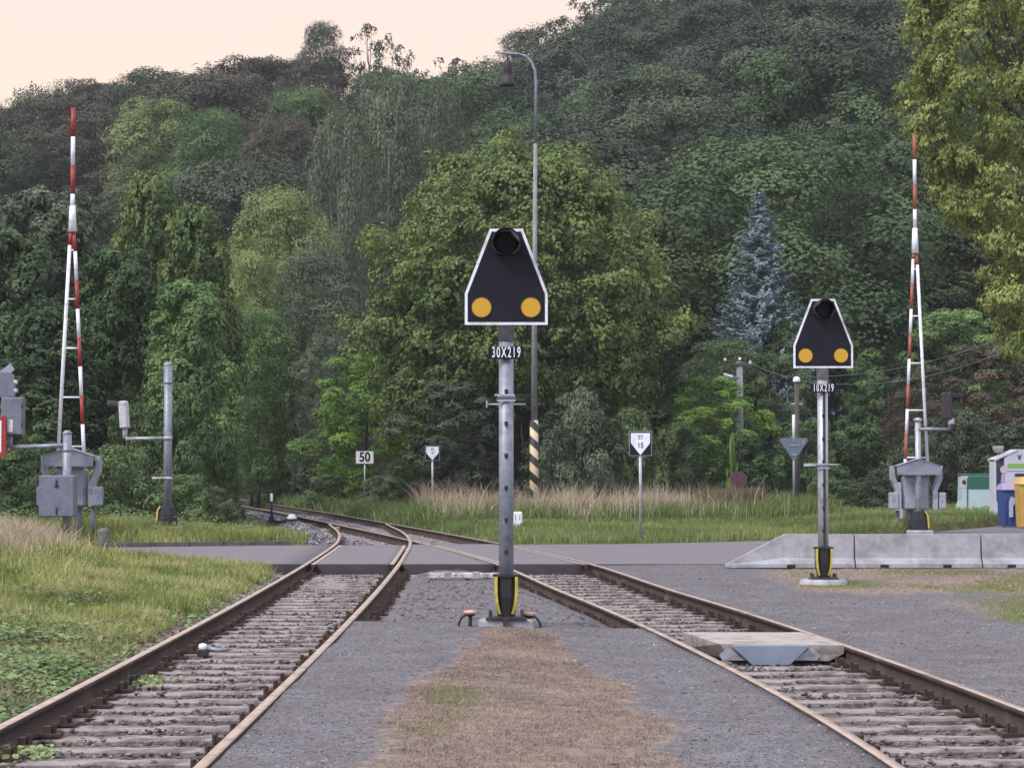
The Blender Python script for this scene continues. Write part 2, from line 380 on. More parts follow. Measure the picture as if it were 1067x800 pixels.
# ------------------------------------------------------------------ gravel platforms flush with the rail heads
def platmat():
    m, nt, b = newmat('packed_gravel'); L = nt.links.new
    tcn = N(nt, 'ShaderNodeTexCoord'); b.inputs['Roughness'].default_value = .95; b.inputs['Specular IOR Level'].default_value = .2
    def noise(s, d=6.0, r=.6):
        n = N(nt, 'ShaderNodeTexNoise', Scale=s, Detail=d, Roughness=r); L(tcn.outputs['Object'], n.inputs['Vector']); return n.outputs['Fac']
    def ramp(f, a, c1, d, c2):
        r = N(nt, 'ShaderNodeValToRGB'); e = r.color_ramp.elements; e[0].position = a; e[1].position = d; e[0].color = (*c1, 1); e[1].color = (*c2, 1); L(f, r.inputs[0]); return r.outputs[0]
    def mix(f, a, c):
        n = N(nt, 'ShaderNodeMixRGB'); L(f, n.inputs[0]); L(a, n.inputs[1]); L(c, n.inputs[2]); return n.outputs[0]
    vo = N(nt, 'ShaderNodeTexVoronoi', Scale=55.0); L(tcn.outputs['Object'], vo.inputs['Vector'])
    hs = N(nt, 'ShaderNodeSeparateColor'); L(vo.outputs['Color'], hs.inputs[0])
    g = ramp(hs.outputs[0], 0, (.075, .070, .074), 1, (.225, .214, .224))
    g = mix(ramp(noise(1.1), .40, (0, 0, 0), .66, (.7, .7, .7)), g, ramp(noise(20, 10, .75), .3, (.075, .066, .062), .7, (.15, .135, .13)))
    g = mix(ramp(noise(2.6), .55, (0, 0, 0), .72, (.55, .55, .55)), g, ramp(noise(40, 8, .8), .3, (.17, .16, .16), .7, (.29, .275, .28)))
    dry = ramp(noise(9), .3, (.14, .105, .085), .7, (.30, .23, .185))
    grn = ramp(noise(7), .3, (.07, .085, .03), .7, (.16, .16, .07))
    a1 = N(nt, 'ShaderNodeAttribute', attribute_name='dry'); a2 = N(nt, 'ShaderNodeAttribute', attribute_name='green')
    def thr(a, s):
        n = N(nt, 'ShaderNodeMath', operation='MULTIPLY_ADD'); L(noise(s), n.inputs[0]); n.inputs[1].default_value = 1.7; n.inputs[2].default_value = -.87
        q = N(nt, 'ShaderNodeMath', operation='ADD'); L(a.outputs['Fac'], q.inputs[0]); L(n.outputs[0], q.inputs[1])
        r = N(nt, 'ShaderNodeMapRange'); r.inputs['From Min'].default_value = .35; r.inputs['From Max'].default_value = .62; L(q.outputs[0], r.inputs['Value']); return r.outputs[0]
    g = mix(thr(a1, 9), g, dry); g = mix(thr(a2, 7), g, grn)
    L(g, b.inputs['Base Color'])
    bp = N(nt, 'ShaderNodeBump', Strength=.7, Distance=.012); L(vo.outputs['Distance'], bp.inputs['Height']); L(bp.outputs[0], b.inputs['Normal'])
    return m
PM = platmat()
def dryw(x, y):
    """dry grass cover on the platforms"""
    hw = .36+.72*ss(23.5, 14, y)+.14*wav(x*0, y, 1.5, 31)
    w = ss(1.25, .6, np.abs(x-.10-.10*wav(x*0, y, .9, 33))/hw)*ss(24.2, 22.5, y)*(.86+.22*wav(x, y*.5, 3.2, 11))
    w2 = ss(3.3, 4.4, x)*ss(29.0, 31.5, y)*(.74+.4*wav(x, y*.5, 1.6, 14))
    w3 = ss(4.6, 6.2, x)*ss(23, 26, y)*ss(33, 30, y)*(.46+.55*wav(x, y*.4, 1.4, 15))
    return np.clip(np.maximum(w, np.maximum(w2, w3)), 0, 1)
def greenw(x, y):
    w = ss(.42, .12, np.abs(x+.48+.12*wav(x*0, y, 1.2, 34)))*ss(21.5, 18, y)*(.36+.6*wav(x, y*.35, 3.1, 12))
    w2 = ss(3.4, 4.6, x)*ss(28.5, 31, y)*ss(37.6, 35, y)*(.46+.7*wav(x, y*.5, 1.6, 16))
    w3 = ss(4.4, 5.5, x)*ss(22, 25.5, y)*ss(32, 29, y)*(.54+.7*wav(x, y*.4, 1.5, 17))
    return np.clip(np.maximum(w, np.maximum(w2, w3)), 0, 1)

def ribbon(name, fa, fb, y0, y1, dy, nx, ztop, zbot, mats, attrs=None, ya=None, yb=None, sidemat=0):
    """slab between curves fa(y), fb(y); top follows ztop(x,y); vertical skirt to zbot"""
    ny = int((y1-y0)/dy)+2; t = np.linspace(0, 1, ny); s = np.linspace(0, 1, nx)
    S, T = np.meshgrid(s, t)
    Yc = y0+(y1-y0)*T; Xc = fa(Yc)*(1-S)+fb(Yc)*S
    if ya is not None:
        Yc = ya(Xc)*(1-T)+yb(Xc)*T; Xc = fa(Yc)*(1-S)+fb(Yc)*S
    Z = ztop(Xc, Yc); V = np.stack([Xc.ravel(), Yc.ravel(), Z.ravel()], 1)
    i = np.arange(nx*ny).reshape(ny, nx); F = np.stack([i[:-1, :-1], i[:-1, 1:], i[1:, 1:], i[1:, :-1]], -1).reshape(-1, 4)
    ring = np.concatenate([i[0, :], i[1:, -1], i[-1, -2::-1], i[-2:0:-1, 0]])
    low = V[ring].copy(); low[:, 2] = zbot; b = len(V); n = len(ring); j = np.arange(n)
    F2 = np.stack([ring[j], b+j, b+(j+1) % n, ring[(j+1) % n]], -1)
    at = {}
    Va = np.vstack([V, low])
    for k, f in (attrs or {}).items(): at[k] = ('POINT', f(Va[:, 0], Va[:, 1]))
    mi = np.concatenate([np.zeros(len(F), int), np.full(n, sidemat)])
    return mesh_np(name, Va, np.vstack([F, F2]), mats, midx=mi, attrs=at)
C = lambda v: (lambda y: np.full(np.shape(y), float(v)))
pz = lambda x, y: -.014+offx(x, y)+.008*wav(x, y, 1.6, 21)+.004*wav(x, y, 9, 22)
at_ = {'dry': dryw, 'green': greenw}
o = ribbon('gravel_strip', lambda y: Lc(y)+G0+.042, lambda y: Rc(y)-G0-.042, 5, 24.1, .15, 36, pz, -.32, PM, at_); tag(o, kind='structure')
def pz2(x, y):
    l = x-(Lc(y)+G0); r = (Rc(y)-G0)-x
    return -.16+.105*ss(.22, .62, np.minimum(l, r))*(1-.35*ss(26, 36, y))+.04*ss(25.5, 24.2, y)*ss(.3, .6, np.minimum(l, r))+.008*wav(x, y, 4, 23)
o = ribbon('gravel_strip', lambda y: Lc(y)+G0+.2, lambda y: Rc(y)-G0-.2, 24.11, 37.1, .15, 26, pz2, -.32, PM, {'dry': lambda x, y: 0*x, 'green': lambda x, y: 0*x}); tag(o, kind='structure')
o = ribbon('gravel_yard', lambda y: Rc(y)+G0+.042, C(15.5), 5, 37.3, .15, 90, pz, -.32, PM, at_); tag(o, kind='structure')

# ------------------------------------------------------------------ road panels
rz = lambda x, y: -.006+.0*x
parts = [
 ('road', C(-40), lambda y: Lc(y)-G0-.045, 60),
 ('road', lambda y: Lc(y)-G0+.10, lambda y: Lc(y)+G0-.10, 8),
 ('road', lambda y: Lc(y)+G0+.045, lambda y: Rc(y)-G0-.045, 8),
 ('road', lambda y: Rc(y)-G0+.10, lambda y: Rc(y)+G0-.10, 8),
 ('road', lambda y: Rc(y)+G0+.045, C(30), 50)]
for i, (nm, fa, fb, nx) in enumerate(parts):
    if i in (1, 2, 3):
        ye = {1: 45.9, 2: 46.4, 3: 46.6}[i]
        o = ribbon(nm, fa, fb, 37.4, ye, .5, nx, rz, -.28, [M['asphalt'], M['asphalt_edge']], sidemat=1)
    else:
        o = ribbon(nm, fa, fb, 37.4, 47, .4, nx, rz, -.28, [M['asphalt'], M['asphalt_edge']], ya=yn_, yb=yf_, sidemat=1)
    tag(o, kind='structure')
# kerb along the far side on the left
kx = np.linspace(-30, -4.4, 41)
mb = MB()
for a, b in zip(kx[:-1], kx[1:]):
    ya, yb = float(yf_(a)), float(yf_(b))
    mb.add([(a, ya, -.1), (b-.02, yb, -.1), (b-.02, yb, .075), (a, ya, .075), (a, ya+.13, .075), (b-.02, yb+.13, .075), (a, ya+.13, -.1), (b-.02, yb+.13, -.1)],
           [(0, 1, 2, 3), (3, 2, 5, 4), (4, 5, 7, 6), (0, 3, 4, 6), (1, 7, 5, 2)])
o = mb.build('kerb', surf('old_kerb', (.14, .13, .13), (.07, .065, .06), 5, .9, 0, .5, 40)); tag(o, kind='structure')

# ------------------------------------------------------------------ rails, sleepers
prof = [(-.0355, 0), (.0355, 0), (.037, -.03), (.012, -.045), (.009, -.12), (.07, -.138), (.07, -.152), (-.07, -.152), (-.07, -.138), (-.009, -.12), (-.012, -.045), (-.037, -.03)]
def rail(name, fc, y0, y1, parent, dz=lambda y: 0*y, dy=.5):
    ys_ = np.arange(y0, y1+.01, dy); xs_ = fc(ys_); d = np.gradient(xs_, ys_); nn = np.sqrt(1+d*d); tx, ty = 1/nn, -d/nn
    z = dz(ys_)
    V = np.stack([np.stack([xs_+p[0]*tx, ys_+p[0]*ty, z+p[1]], 1) for p in prof], 1).reshape(-1, 3)
    n = len(prof); F = []; mi = []
    for i in range(len(ys_)-1):
        for k in range(n):
            F.append((i*n+k, i*n+(k+1) % n, (i+1)*n+(k+1) % n, (i+1)*n+k)); mi.append(0 if k == 0 else 1)
    sizes = [4]*len(F); fl = [q for f in F for q in f]
    for e_, rv in ((0, 1), (len(ys_)-1, -1)):
        fl += [e_*n+k for k in range(n)][::rv]; sizes.append(n); mi.append(1)
    return mesh_np(name, V, np.array(fl), [M['rail_top'], M['rust']], parent, midx=mi, sizes=sizes)
tl = empty('railway_track', (0, 0, 0), 'rusty railway track beside the green bank, ending at the points beyond the road', 'railway track', 'railway tracks over the crossing')
tr = empty('railway_track', (0, 0, 0), 'rusty railway track carrying the concrete slab and running on into the wood', 'railway track', 'railway tracks over the crossing')
def side(f, s): return lambda y: f(y)+s*np.sqrt(1+np.gradient(f(y), y)**2) if np.ndim(y) else f(y)+s
rail('rail', side(Lc, -G0), 6, 61.5, tl, lambda y: -.0015*ss(44, 46, y))
rail('rail', side(Lc, G0), 6, 61.5, tl, lambda y: -.0015*ss(44, 46, y))
rail('rail', side(Rc, -G0), 6, 124, tr, roff)
rail('rail', side(Rc, G0), 6, 124, tr, roff)
for f, s, p in ((Lc, -1, tl), (Lc, 1, tl), (Rc, -1, tr), (Rc, 1, tr)):
    rail('check_rail', side(f, s*(G0-.115)), 37.2, 46.0, p, lambda y: -.004+0*y)
# sleepers
def sleeper_mesh(seed):
    r = np.random.default_rng(seed); mb = MB(); nx = 14
    xs_ = np.linspace(-1.25, 1.25, nx); vs = []
    for x in xs_:
        w = .115+r.uniform(-.012, .012); t = r.uniform(-.008, .006); sh = r.uniform(-.01, .01)
        vs += [(x, -w+sh, -.12), (x, -w+sh, t-.012), (x, -w+.025+sh, t), (x, w-.025+sh, t+r.uniform(-.006, .006)), (x, w+sh, t-.015), (x, w+sh, -.12)]
    fs = [(i*6+k, i*6+(k+1) % 6, (i+1)*6+(k+1) % 6, (i+1)*6+k) for i in range(nx-1) for k in range(6)]+[(5, 4, 3, 2, 1, 0), tuple((nx-1)*6+k for k in range(6))]
    mb.add(vs, fs); return mb
protos = []
for s in range(5):
    o = sleeper_mesh(s).build('sleeper', M['sleeper']); protos.append(o.data); bpy.data.objects.remove(o)
mb = MB()
mb.box((0, 0, .0), (.40, .15, .009)); mb.box((.145, 0, .010), (.14, .15, .024)); mb.box((-.145, 0, .010), (.14, .15, .024))
for sx in (-.13, .13):
    mb.box((sx, 0, .045), (.05, .085, .05)); mb.tube([(sx+math.copysign(.035, sx), 0, .02), (sx+math.copysign(.035, sx), 0, .085)], .02, 6, smooth=False)
o = mb.build('rail_fastener', M['rust_dark']); fast = o.data; bpy.data.objects.remove(o)
def sleepers(fc, y0, y1, parent, fasten, zf, step=.6):
    y = y0
    while y < y1:
        yy = y+random.uniform(-.02, .02); x = float(fc(yy)); d = float((fc(yy+.1)-fc(yy-.1))/.2)
        s = bpy.data.objects.new('sleeper', random.choice(protos)); COL.objects.link(s); s.parent = parent
        s.location = (x+random.uniform(-.03, .03), yy, -.158+zf(yy)); s.rotation_euler = (0, 0, math.atan(-d)+random.uniform(-.012, .012))
        if random.random() < .5: s.rotation_euler.z += math.pi
        if fasten:
            for sx in (-G0, G0):
                c = bpy.data.objects.new('rail_fastener', fast); COL.objects.link(c); c.parent = s; c.location = (sx, 0, .006)
        y += step
zf = lambda y: float(roff(y))
sleepers(Lc, 8.0, 37, tl, True, lambda y: 0)
sleepers(Rc, 8.0, 37, tr, True, zf)
sleepers(Rc, 47.4, 71, tr, False, zf)

# ------------------------------------------------------------------ loose stone
def rocks(name, x, y, z, size, mat, flat=.6, label=None, cat=None, tintpow=1.0, seed=1):
    r = np.random.default_rng(seed); n = len(x)
    base = np.array([(1, 0, 0), (-1, 0, 0), (0, 1, 0), (0, -1, 0), (0, 0, 1), (0, 0, -1)], float)
    fs = np.array([(0, 2, 4), (2, 1, 4), (1, 3, 4), (3, 0, 4), (2, 0, 5), (1, 2, 5), (3, 1, 5), (0, 3, 5)])
    V = base[None]*r.uniform(.6, 1.25, (n, 6, 1))+r.normal(0, .22, (n, 6, 3)); V *= size[:, None, None]*r.uniform(.7, 1.3, (n, 1, 3)); V[:, :, 2] *= flat
    a = r.uniform(0, 6.28, n); ca, sa = np.cos(a)[:, None], np.sin(a)[:, None]
    vx = V[:, :, 0]*ca-V[:, :, 1]*sa; vy = V[:, :, 0]*sa+V[:, :, 1]*ca
    V = np.stack([vx+x[:, None], vy+y[:, None], V[:, :, 2]+z[:, None]], -1).reshape(-1, 3)
    F = (fs[None]+(np.arange(n)*6)[:, None, None]).reshape(-1, 3)
    t = np.repeat(r.random(n)**tintpow, 8)
    o = mesh_np(name, V, F, mat, attrs={'tint': ('FACE', t)}); return tag(o, label, cat, kind='stuff')
# ballast
nb = 62000
yb = rng.uniform(11, 37.2, nb); u = rng.uniform(0, 1, nb)
lo = Lc(yb)-1.5; hi = np.where(yb > 23.9, Rc(yb)+G0+.02, Rc(yb)+G0)
xb = lo+(hi-lo)*u
ok = ~((yb < 24.2) & (xb > Lc(yb)+G0) & (xb < Rc(yb)-G0)) & (np.abs(np.abs(xb-Lc(yb))-G0) > .05) & (np.abs(np.abs(xb-Rc(yb))-G0) > .05)
ok &= rng.random(nb) < .55+.5*wav(xb, yb, 1.5, 40)
mid = (yb > 24.2) & (xb > Lc(yb)+G0+.35) & (xb < Rc(yb)-G0-.35); ok &= ~mid | (rng.random(nb) < .12)
xb, yb, mid = xb[ok], yb[ok], mid[ok]
rocks('ballast', xb, yb, np.where(mid, pz2(xb, yb)+.004, -.184+offx(xb, yb)+.024*rng.random(len(xb))+.012*wav(xb, yb, 3, 41)), rng.uniform(.012, .032, len(xb)), M['stone'], .55, 'rusty brown and grey ballast stones lying between and beside the sleepers', 'ballast', 1.3, 2)
# pale gravel beside the far line and between the points
n2 = 9000
y2 = rng.uniform(46.8, 80, n2); x2 = np.where(y2 > 60, Rc(y2), Lc(np.minimum(y2, 60)))-2.2+rng.uniform(0, 1, n2)*(Rc(y2)+1.0-np.where(y2 > 60, Rc(y2), Lc(np.minimum(y2, 60)))+2.2)
rocks('gravel', x2, y2, G(x2, y2)+.012, rng.uniform(.03, .06, n2), M['pebble'], .5, 'pale gravel around the points beyond the level crossing', 'gravel', .6, 3)
# chips on the packed gravel
n3 = 80000
y3 = 11.5+(38-11.5)*rng.random(n3)**1.6; x3 = rng.uniform(-2, 12, n3)
ok = ((y3 < 24) & (x3 > Lc(y3)+G0+.06) & (x3 < Rc(y3)-G0-.06)) | ((x3 > Rc(y3)+G0+.06) & (y3 < 37.2))
ok |= (y3 > 24.2) & (y3 < 37) & (x3 > Lc(y3)+G0+.3) & (x3 < Rc(y3)-G0-.3)
ok &= (np.abs(x3) < y3*.24+.3) & (dryw(x3, y3) < .75*rng.random(n3)+.15)
x3, y3 = x3[ok], y3[ok]
rocks('gravel', x3, y3, np.where((y3 > 24.15) & (x3 < Rc(y3)-G0), pz2(x3, y3), pz(x3, y3))+.001, rng.uniform(.004, .0115, len(x3))*(1+(rng.random(len(x3)) < .03)*1.3), M['pebble'], .5, 'grey gravel chips scattered over the packed yard between the tracks', 'gravel', 1.1, 4)

# ------------------------------------------------------------------ air
hm = bpy.data.materials.new('air'); hm.use_nodes = True; nt = hm.node_tree
for n in list(nt.nodes):
    if n.type == 'BSDF_PRINCIPLED': nt.nodes.remove(n)
pv = nt.nodes.new('ShaderNodeVolumePrincipled'); pv.inputs['Color'].default_value = (.86, .88, .96, 1); pv.inputs['Density'].default_value = .00028; pv.inputs['Anisotropy'].default_value = .1
nt.links.new(pv.outputs[0], nt.nodes['Material Output'].inputs['Volume'])
mb = MB(); mb.box((0, 420, 44), (830, 1000, 92)); o = mb.build('haze', hm); tag(o, 'thin evening haze over the whole valley', 'haze', kind='stuff')
# ------------------------------------------------------------------ level crossing indicator posts
def boot_mesh(mb, w, h, z0):
    # octagonal tapering boot
    for (za, wa), (zb, wb) in zip([(0, .62), (.10, .70), (.45, .98), (.93, 1.0), (.95, 1.12), (.99, 1.12)], [(.10, .70), (.45, .98), (.93, 1.0), (.95, 1.12), (.99, 1.12), (1.0, .9)]):
        pass
    prof_ = [(.0, .70), (.12, .76), (.45, .94), (.92, .96), (.93, 1.10), (.98, 1.10), (1.0, .8)]
    vs = []; n = 8
    for z, s in prof_:
        for k in range(n):
            a = math.pi/8+k*math.pi/4; vs.append((math.cos(a)*w/2*s*1.08, math.sin(a)*w/2*s*1.08, z0+z*h))
    fs = [(i*n+k, i*n+(k+1) % n, (i+1)*n+(k+1) % n, (i+1)*n+k) for i in range(len(prof_)-1) for k in range(n)]+[tuple((len(prof_)-1)*n+k for k in range(n))]
    mb.add(vs, fs)

def indicator(loc, txt, label, H=4.02, rz=0.0, rods='single', round_plinth=False):
    t = empty('crossing_indicator_signal', loc, label, 'railway signal', 'trapezoid indicator signals before the level crossing', rz)
    w = .84; hb = .975; zb = H-hb
    P5 = lambda k: [(-w*.2*k, hb/2*k), (w*.2*k, hb/2*k), (w/2*k, -hb*.175*k), (w/2*k, -hb/2*k), (-w/2*k, -hb/2*k), (-w/2*k, -hb*.175*k)]
    zc = zb+hb/2
    mb = MB(); mb.prism([(x, z+zc) for x, z in P5(1.0)], -.10, -.085); o = mb.build('border', M['white'], t)
    def inset(poly, d):
        n = len(poly); out = []
        for i in range(n):
            p0, p1, p2 = Vector(poly[i-1]), Vector(poly[i]), Vector(poly[(i+1) % n]); a = (p1-p0).normalized(); b = (p2-p1).normalized()
            n1 = Vector((a.y, -a.x)); n2 = Vector((b.y, -b.x)); m_ = (n1+n2).normalized(); out.append(p1+m_*(d/max(.2, m_.dot(n1))))
        return [tuple(p) for p in out]
    mb = MB(); ip = inset(P5(1.0), .029)
    mb.prism([(x, z+zc) for x, z in ip], -.104, -.0995); mb.prism([(x, z+zc) for x, z in inset(P5(1.0), .06)], -.0848, -.06)
    o = mb.build('board', M['black'], t)
    for s in (-1, 1):
        mb = MB(); mb.tube([(s*.25, -.1045, zb+.175), (s*.25, -.113, zb+.175)], .108, 28); rim = mb.build('reflector', M['amber_rim'], t)
        mb = MB(); mb.tube([(s*.25, -.1135, zb+.175), (s*.25, -.118, zb+.175)], .097, 28); mb.build('reflector_face', M['amber'], rim)
    # hooded lamp: visor tube open below
    mb = MB(); n = 28; r0 = .145; cz = zb+hb*.845; y0, y1 = -.105, -.36
    vs = []
    for k in range(n+1):
        a = math.radians(-62+304*k/n)
        for (y, r) in ((y0, r0), (y1-.0+.05*(math.sin(a) < 0), r0-.004), (y1+.05*(math.sin(a) < 0), r0-.012), (y0, r0-.010)):
            vs.append((math.cos(a)*r, y, cz+math.sin(a)*r))
    mb.add(vs, [(i*4+k, i*4+(k+1) % 4, (i+1)*4+(k+1) % 4, (i+1)*4+k) for i in range(n) for k in range(4)], smooth=True)
    hd = mb.build('lamp_hood', M['black_matt'], t)
    mb = MB(); mb.tube([(0, -.105, cz), (0, -.125, cz), (0, -.135, cz)], [.13, .125, .09], 28); mb.build('lens', M['glass_dark'], hd)
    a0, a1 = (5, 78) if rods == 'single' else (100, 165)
    mb = MB(); vs = []  # added pale crescent: light on the hood's inner wall, put into shape and colour
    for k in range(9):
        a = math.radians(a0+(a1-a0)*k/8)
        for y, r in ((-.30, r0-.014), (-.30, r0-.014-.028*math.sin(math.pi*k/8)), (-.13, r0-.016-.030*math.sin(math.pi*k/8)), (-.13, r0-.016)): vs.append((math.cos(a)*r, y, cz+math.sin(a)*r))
    mb.add(vs, [(i*4+k, i*4+(k+1) % 4, (i+1)*4+(k+1) % 4, (i+1)*4+k) for i in range(8) for k in range(4)]); mb.build('hood_highlight', M['concrete_warm'], hd)
    # post
    mb = MB(); mb.tube([(0, 0, .09), (0, 0, zb-.16)], .074, 24); mb.tube([(0, 0, zb-.16), (0, 0, H-.08)], .082, 24)
    pole = mb.build('post', M['galv'] if rods == 'single' else M['galv_light'], t)
    if rods != 'single':
        mb = MB(); mb.box((.012, -.076, 1.6), (.034, .008, 2.2)); mb.build('seam', M['dark_steel'], pole)
    for z in np.arange(.75, 2.6, .325):
        mb = MB(); mb.box((0, -.079, z), (.036, .012, .036)); mb.box((0, -.083, z-.016), (.022, .012, .03)); mb.build('bolt', M['black_matt'], pole)
    # number plate
    zp = zb-.285
    mb = MB(); mb.box((0, -.10, zp), (.36, .006, .125), bev=.002); mb.box((0, -.08, zp), (.10, .035, .05)); pl = mb.build('number_plate', M['black'], t)
    text_mesh('lettering', txt, .150, M['white'], pl, (0, -.1045, zp+.002), sx=.50, depth=.001, bold=.002, space=1.28)
    # clamps with step rods
    zc2 = zb-.72 if rods == 'single' else 1.68
    mb = MB(); mb.tube([(0, 0, zc2-.02), (0, 0, zc2+.02)], .088, 20); mb.box((-.02, -.085, zc2+.01), (.20, .012, .018)); mb.box((0, -.085, zc2-.045), (.19, .012, .018))
    if rods == 'single':
        mb.tube([(-.20, .08, zc2-.08), (.20, .08, zc2-.08)], .008, 8); mb.box((-.2, .08, zc2-.08), (.015, .03, .07))
    else:
        mb.tube([(-.27, -.05, zc2), (.22, -.05, zc2)], .014, 8); mb.box((-.19, -.05, zc2), (.17, .03, .04))
    mb.build('clamp', M['galv_light'], t)
    # boot with yellow bands, flange, stem
    mb = MB(); boot_mesh(mb, .25, .43, .10); bt = mb.build('post_boot', M['black_matt'], t)
    for s in (-1, 1):
        mb = MB(); pts = [(.104, .50), (.106, .42), (.104, .32), (.095, .24), (.080, .17), (.066, .125)]; vs = []
        for x, z in pts:
            wv = .017
            yy = -.132 if z > .25 else -.132+(.25-z)*.30
            vs += [(s*(x-wv), yy-.004, z), (s*(x+wv*.6), yy-.002, z), (s*(x+wv*.8), yy+.05, z), (s*(x-wv), yy+.05, z)]
        mb.add(vs, [(i*4+k, i*4+(k+1) % 4, (i+1)*4+(k+1) % 4, (i+1)*4+k) for i in range(len(pts)-1) for k in range(4)]+[(0, 1, 2, 3), (20, 21, 22, 23)]); mb.build('yellow_band', M['yellow'], bt)
    mb = MB(); mb.prism([(-.21, .075), (.21, .075), (.17, .10), (-.17, .10)], -.16, .16)
    for sx in (-.16, .16):
        for sy in (-.11, .11): mb.tube([(sx, sy, .09), (sx, sy, .15)], .018, 6, smooth=False)
    mb.box((0, -.15, .03), (.06, .05, .13)); mb.build('base_flange', M['dark_steel'], t)
    mb = MB()
    if round_plinth: mb.lathe([(.0, .0701), (.28, .070), (.33, .05), (.345, -.02), (.33, -.15)], n=28)
    else: mb.box((0, .02, -.03), (.56, .30, .20), bev=.02)
    mb.build('plinth', M['concrete'], t)
    return t
p1 = P(527.5, 650, 23.4); gz = float(pz(p1.x, p1.y))
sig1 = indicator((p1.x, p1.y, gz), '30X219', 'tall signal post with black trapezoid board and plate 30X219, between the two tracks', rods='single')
p2 = P(858, 603, 32.6)
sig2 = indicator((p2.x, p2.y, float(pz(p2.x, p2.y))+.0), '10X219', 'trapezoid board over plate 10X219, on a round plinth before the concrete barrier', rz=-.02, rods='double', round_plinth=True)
# capped ground rods beside the near signal
def ground_rod(loc, s, label, h=.13):
    t = empty('earthing_rod', loc, label, 'earthing rod')
    mb = MB(); mb.tube([(0, 0, -.05), (0, 0, h)], .019, 8); mb.tube([(0, 0, h-.025), (0, 0, h)], [.04, .06], 12)
    mb.build('rod', M['black_matt'], t)
    mb = MB(); mb.lathe([(.055, h+.0), (.068, h+.012), (.066, h+.03), (.0, h+.038)], n=16); mb.build('cap', M['orange_cap'], t)
    mb = MB(); pts = [(s*q, -.02, z) for q, z in ((.0, h-.02), (.04, h-.005), (.08, h-.03), (.11, h-.08), (.125, -.05))]; mb.tube(pts, .012, 8); mb.build('cable', M['black_matt'], t)
    return t
q = P(490, 651, 23.3); ground_rod((q.x, q.y, gz), -1, 'short black rod with pale orange cap, on the bank side of the signal foot')
q = P(551.5, 651, 23.5); ground_rod((q.x, q.y, gz-.03), 1, 'short black rod with pale orange cap, on the slab side of the signal foot')

# ------------------------------------------------------------------ clearance marker between the tracks
M['marker_white'] = surf('chipped_white', (.58, .57, .58), (.40, .38, .37), 14, .8, c3=(.2, .18, .17), scale3=7, thr3=(.5, .62))
fm = empty('clearance_marker', (0, 34, -.10), 'low white and grey striped bar between the tracks behind the near signal', 'clearance marker')
x0 = P(446, 608, 34).x
mb = MB(); mb.box((x0+.62, 0, .075), (1.24, .09, .09), bev=.018); mb.build('bar', M['marker_white'], fm)
for px in (466.5, 496, 526):
    mb = MB(); xx = P(px, 608, 34).x; mb.box((xx, 0, .08), (.11, .106, .106), bev=.01); mb.build('grey_band', M['concrete_warm'], fm)

# ------------------------------------------------------------------ slab laid between the rails
t = empty('crossing_slab', (0, 0, 0), 'worn concrete slab between the rails with a blue grey steel deflector', 'crossing slab')
ya, yb_ = 21.6, 23.1; xa, xb2 = float(Rc(22.3))-G0+.27, float(Rc(22.3))+G0-.07
sl = -.045
def slabp(x, y, z): return (x+sl*(y-22.3)*3.2, y, z)
mb = MB(); zt = -.05; xm = xb2-.14
vs = [slabp(xa, ya, zt), slabp(xb2, ya, zt-.012), slabp(xb2, yb_, zt), slabp(xa-.02, yb_, zt), slabp(xa+.12, ya+.02, zt-.16), slabp(xm, ya+.02, zt-.16), slabp(xb2, ya+.02, zt-.09), slabp(xb2, yb_, zt-.16), slabp(xa, yb_, zt-.16)]
mb.add(vs, [(0, 1, 2, 3), (0, 4, 5, 6, 1), (1, 6, 7, 2), (5, 4, 8, 7), (6, 5, 7), (0, 3, 8, 4), (2, 7, 8, 3)]); mb.build('slab', M['concrete_warm'], t)
cx = (xa+xb2)/2-.02
mb = MB(); a = [(cx-.36, zt-.012), (cx+.36, zt-.012), (cx+.18, zt-.185), (cx-.17, zt-.185)]
mb.prism([(a[0][0], a[0][1]), (a[3][0], a[3][1]), (a[2][0], a[2][1]), (a[1][0], a[1][1])], ya-.10, ya-.085); mb.box((cx, ya-.04, zt-.016), (.70, .10, .01)); mb.build('deflector', M['blue_steel'], t)
mb = MB(); 
for s in (-1, 1):
    mb.prism([(cx+s*.39, zt-.03), (cx+s*.47, zt-.10), (cx+s*.44, zt-.15), (cx+s*.22, zt-.15)], ya-.03, ya-.02)
mb.build('side_wing', M['galv_light'], t)

# ------------------------------------------------------------------ concrete barriers
bx = [P(757, 588, 36.4).x, P(890, 588, 36.4).x, P(1022, 588, 36.4).x]; blen = bx[2]-bx[1]
labs = ['end block of the low concrete barrier, its top sloping down to the ground', 'low concrete barrier block between the sloping end block and another full block',
        'low concrete barrier block furthest from the sloping end block', ]
def wedge_section(h): return [(-.20, 0), (.20, 0), (.20, .06), (.09, .15 if h > .2 else h*.5), (.075, h), (-.075, h), (-.09, .15 if h > .2 else h*.5), (-.20, .06)]
gzb = -.012
def barrier(x0, x1, h0f, label, ends=None):
    t = empty('concrete_barrier', ((x0+x1)/2, 36.45, gzb), label, 'concrete barrier', 'concrete barrier blocks along the yard edge'); mb = MB(); L_ = x1-x0
    st = ends or [(0, .52), (1, .52)]; vs = []
    for f, h in st:
        for y, z in wedge_section(h): vs.append((-L_/2+f*L_, y, min(z, h)))
    n = 8
    mb.add(vs, [(i*n+k, i*n+(k+1) % n, (i+1)*n+(k+1) % n, (i+1)*n+k) for i in range(len(st)-1) for k in range(n)]+[tuple(range(n)), tuple((len(st)-1)*n+k for k in range(n))])
    mb.build('block', M['concrete'], t)
    mb = MB()
    for s in ((-.0,) if ends else (-.55, .45)): mb.box((s*L_*.5, -.198, .025), (.13, .02, .05))
    mb.build('lifting_slot', M['black_matt'], t)
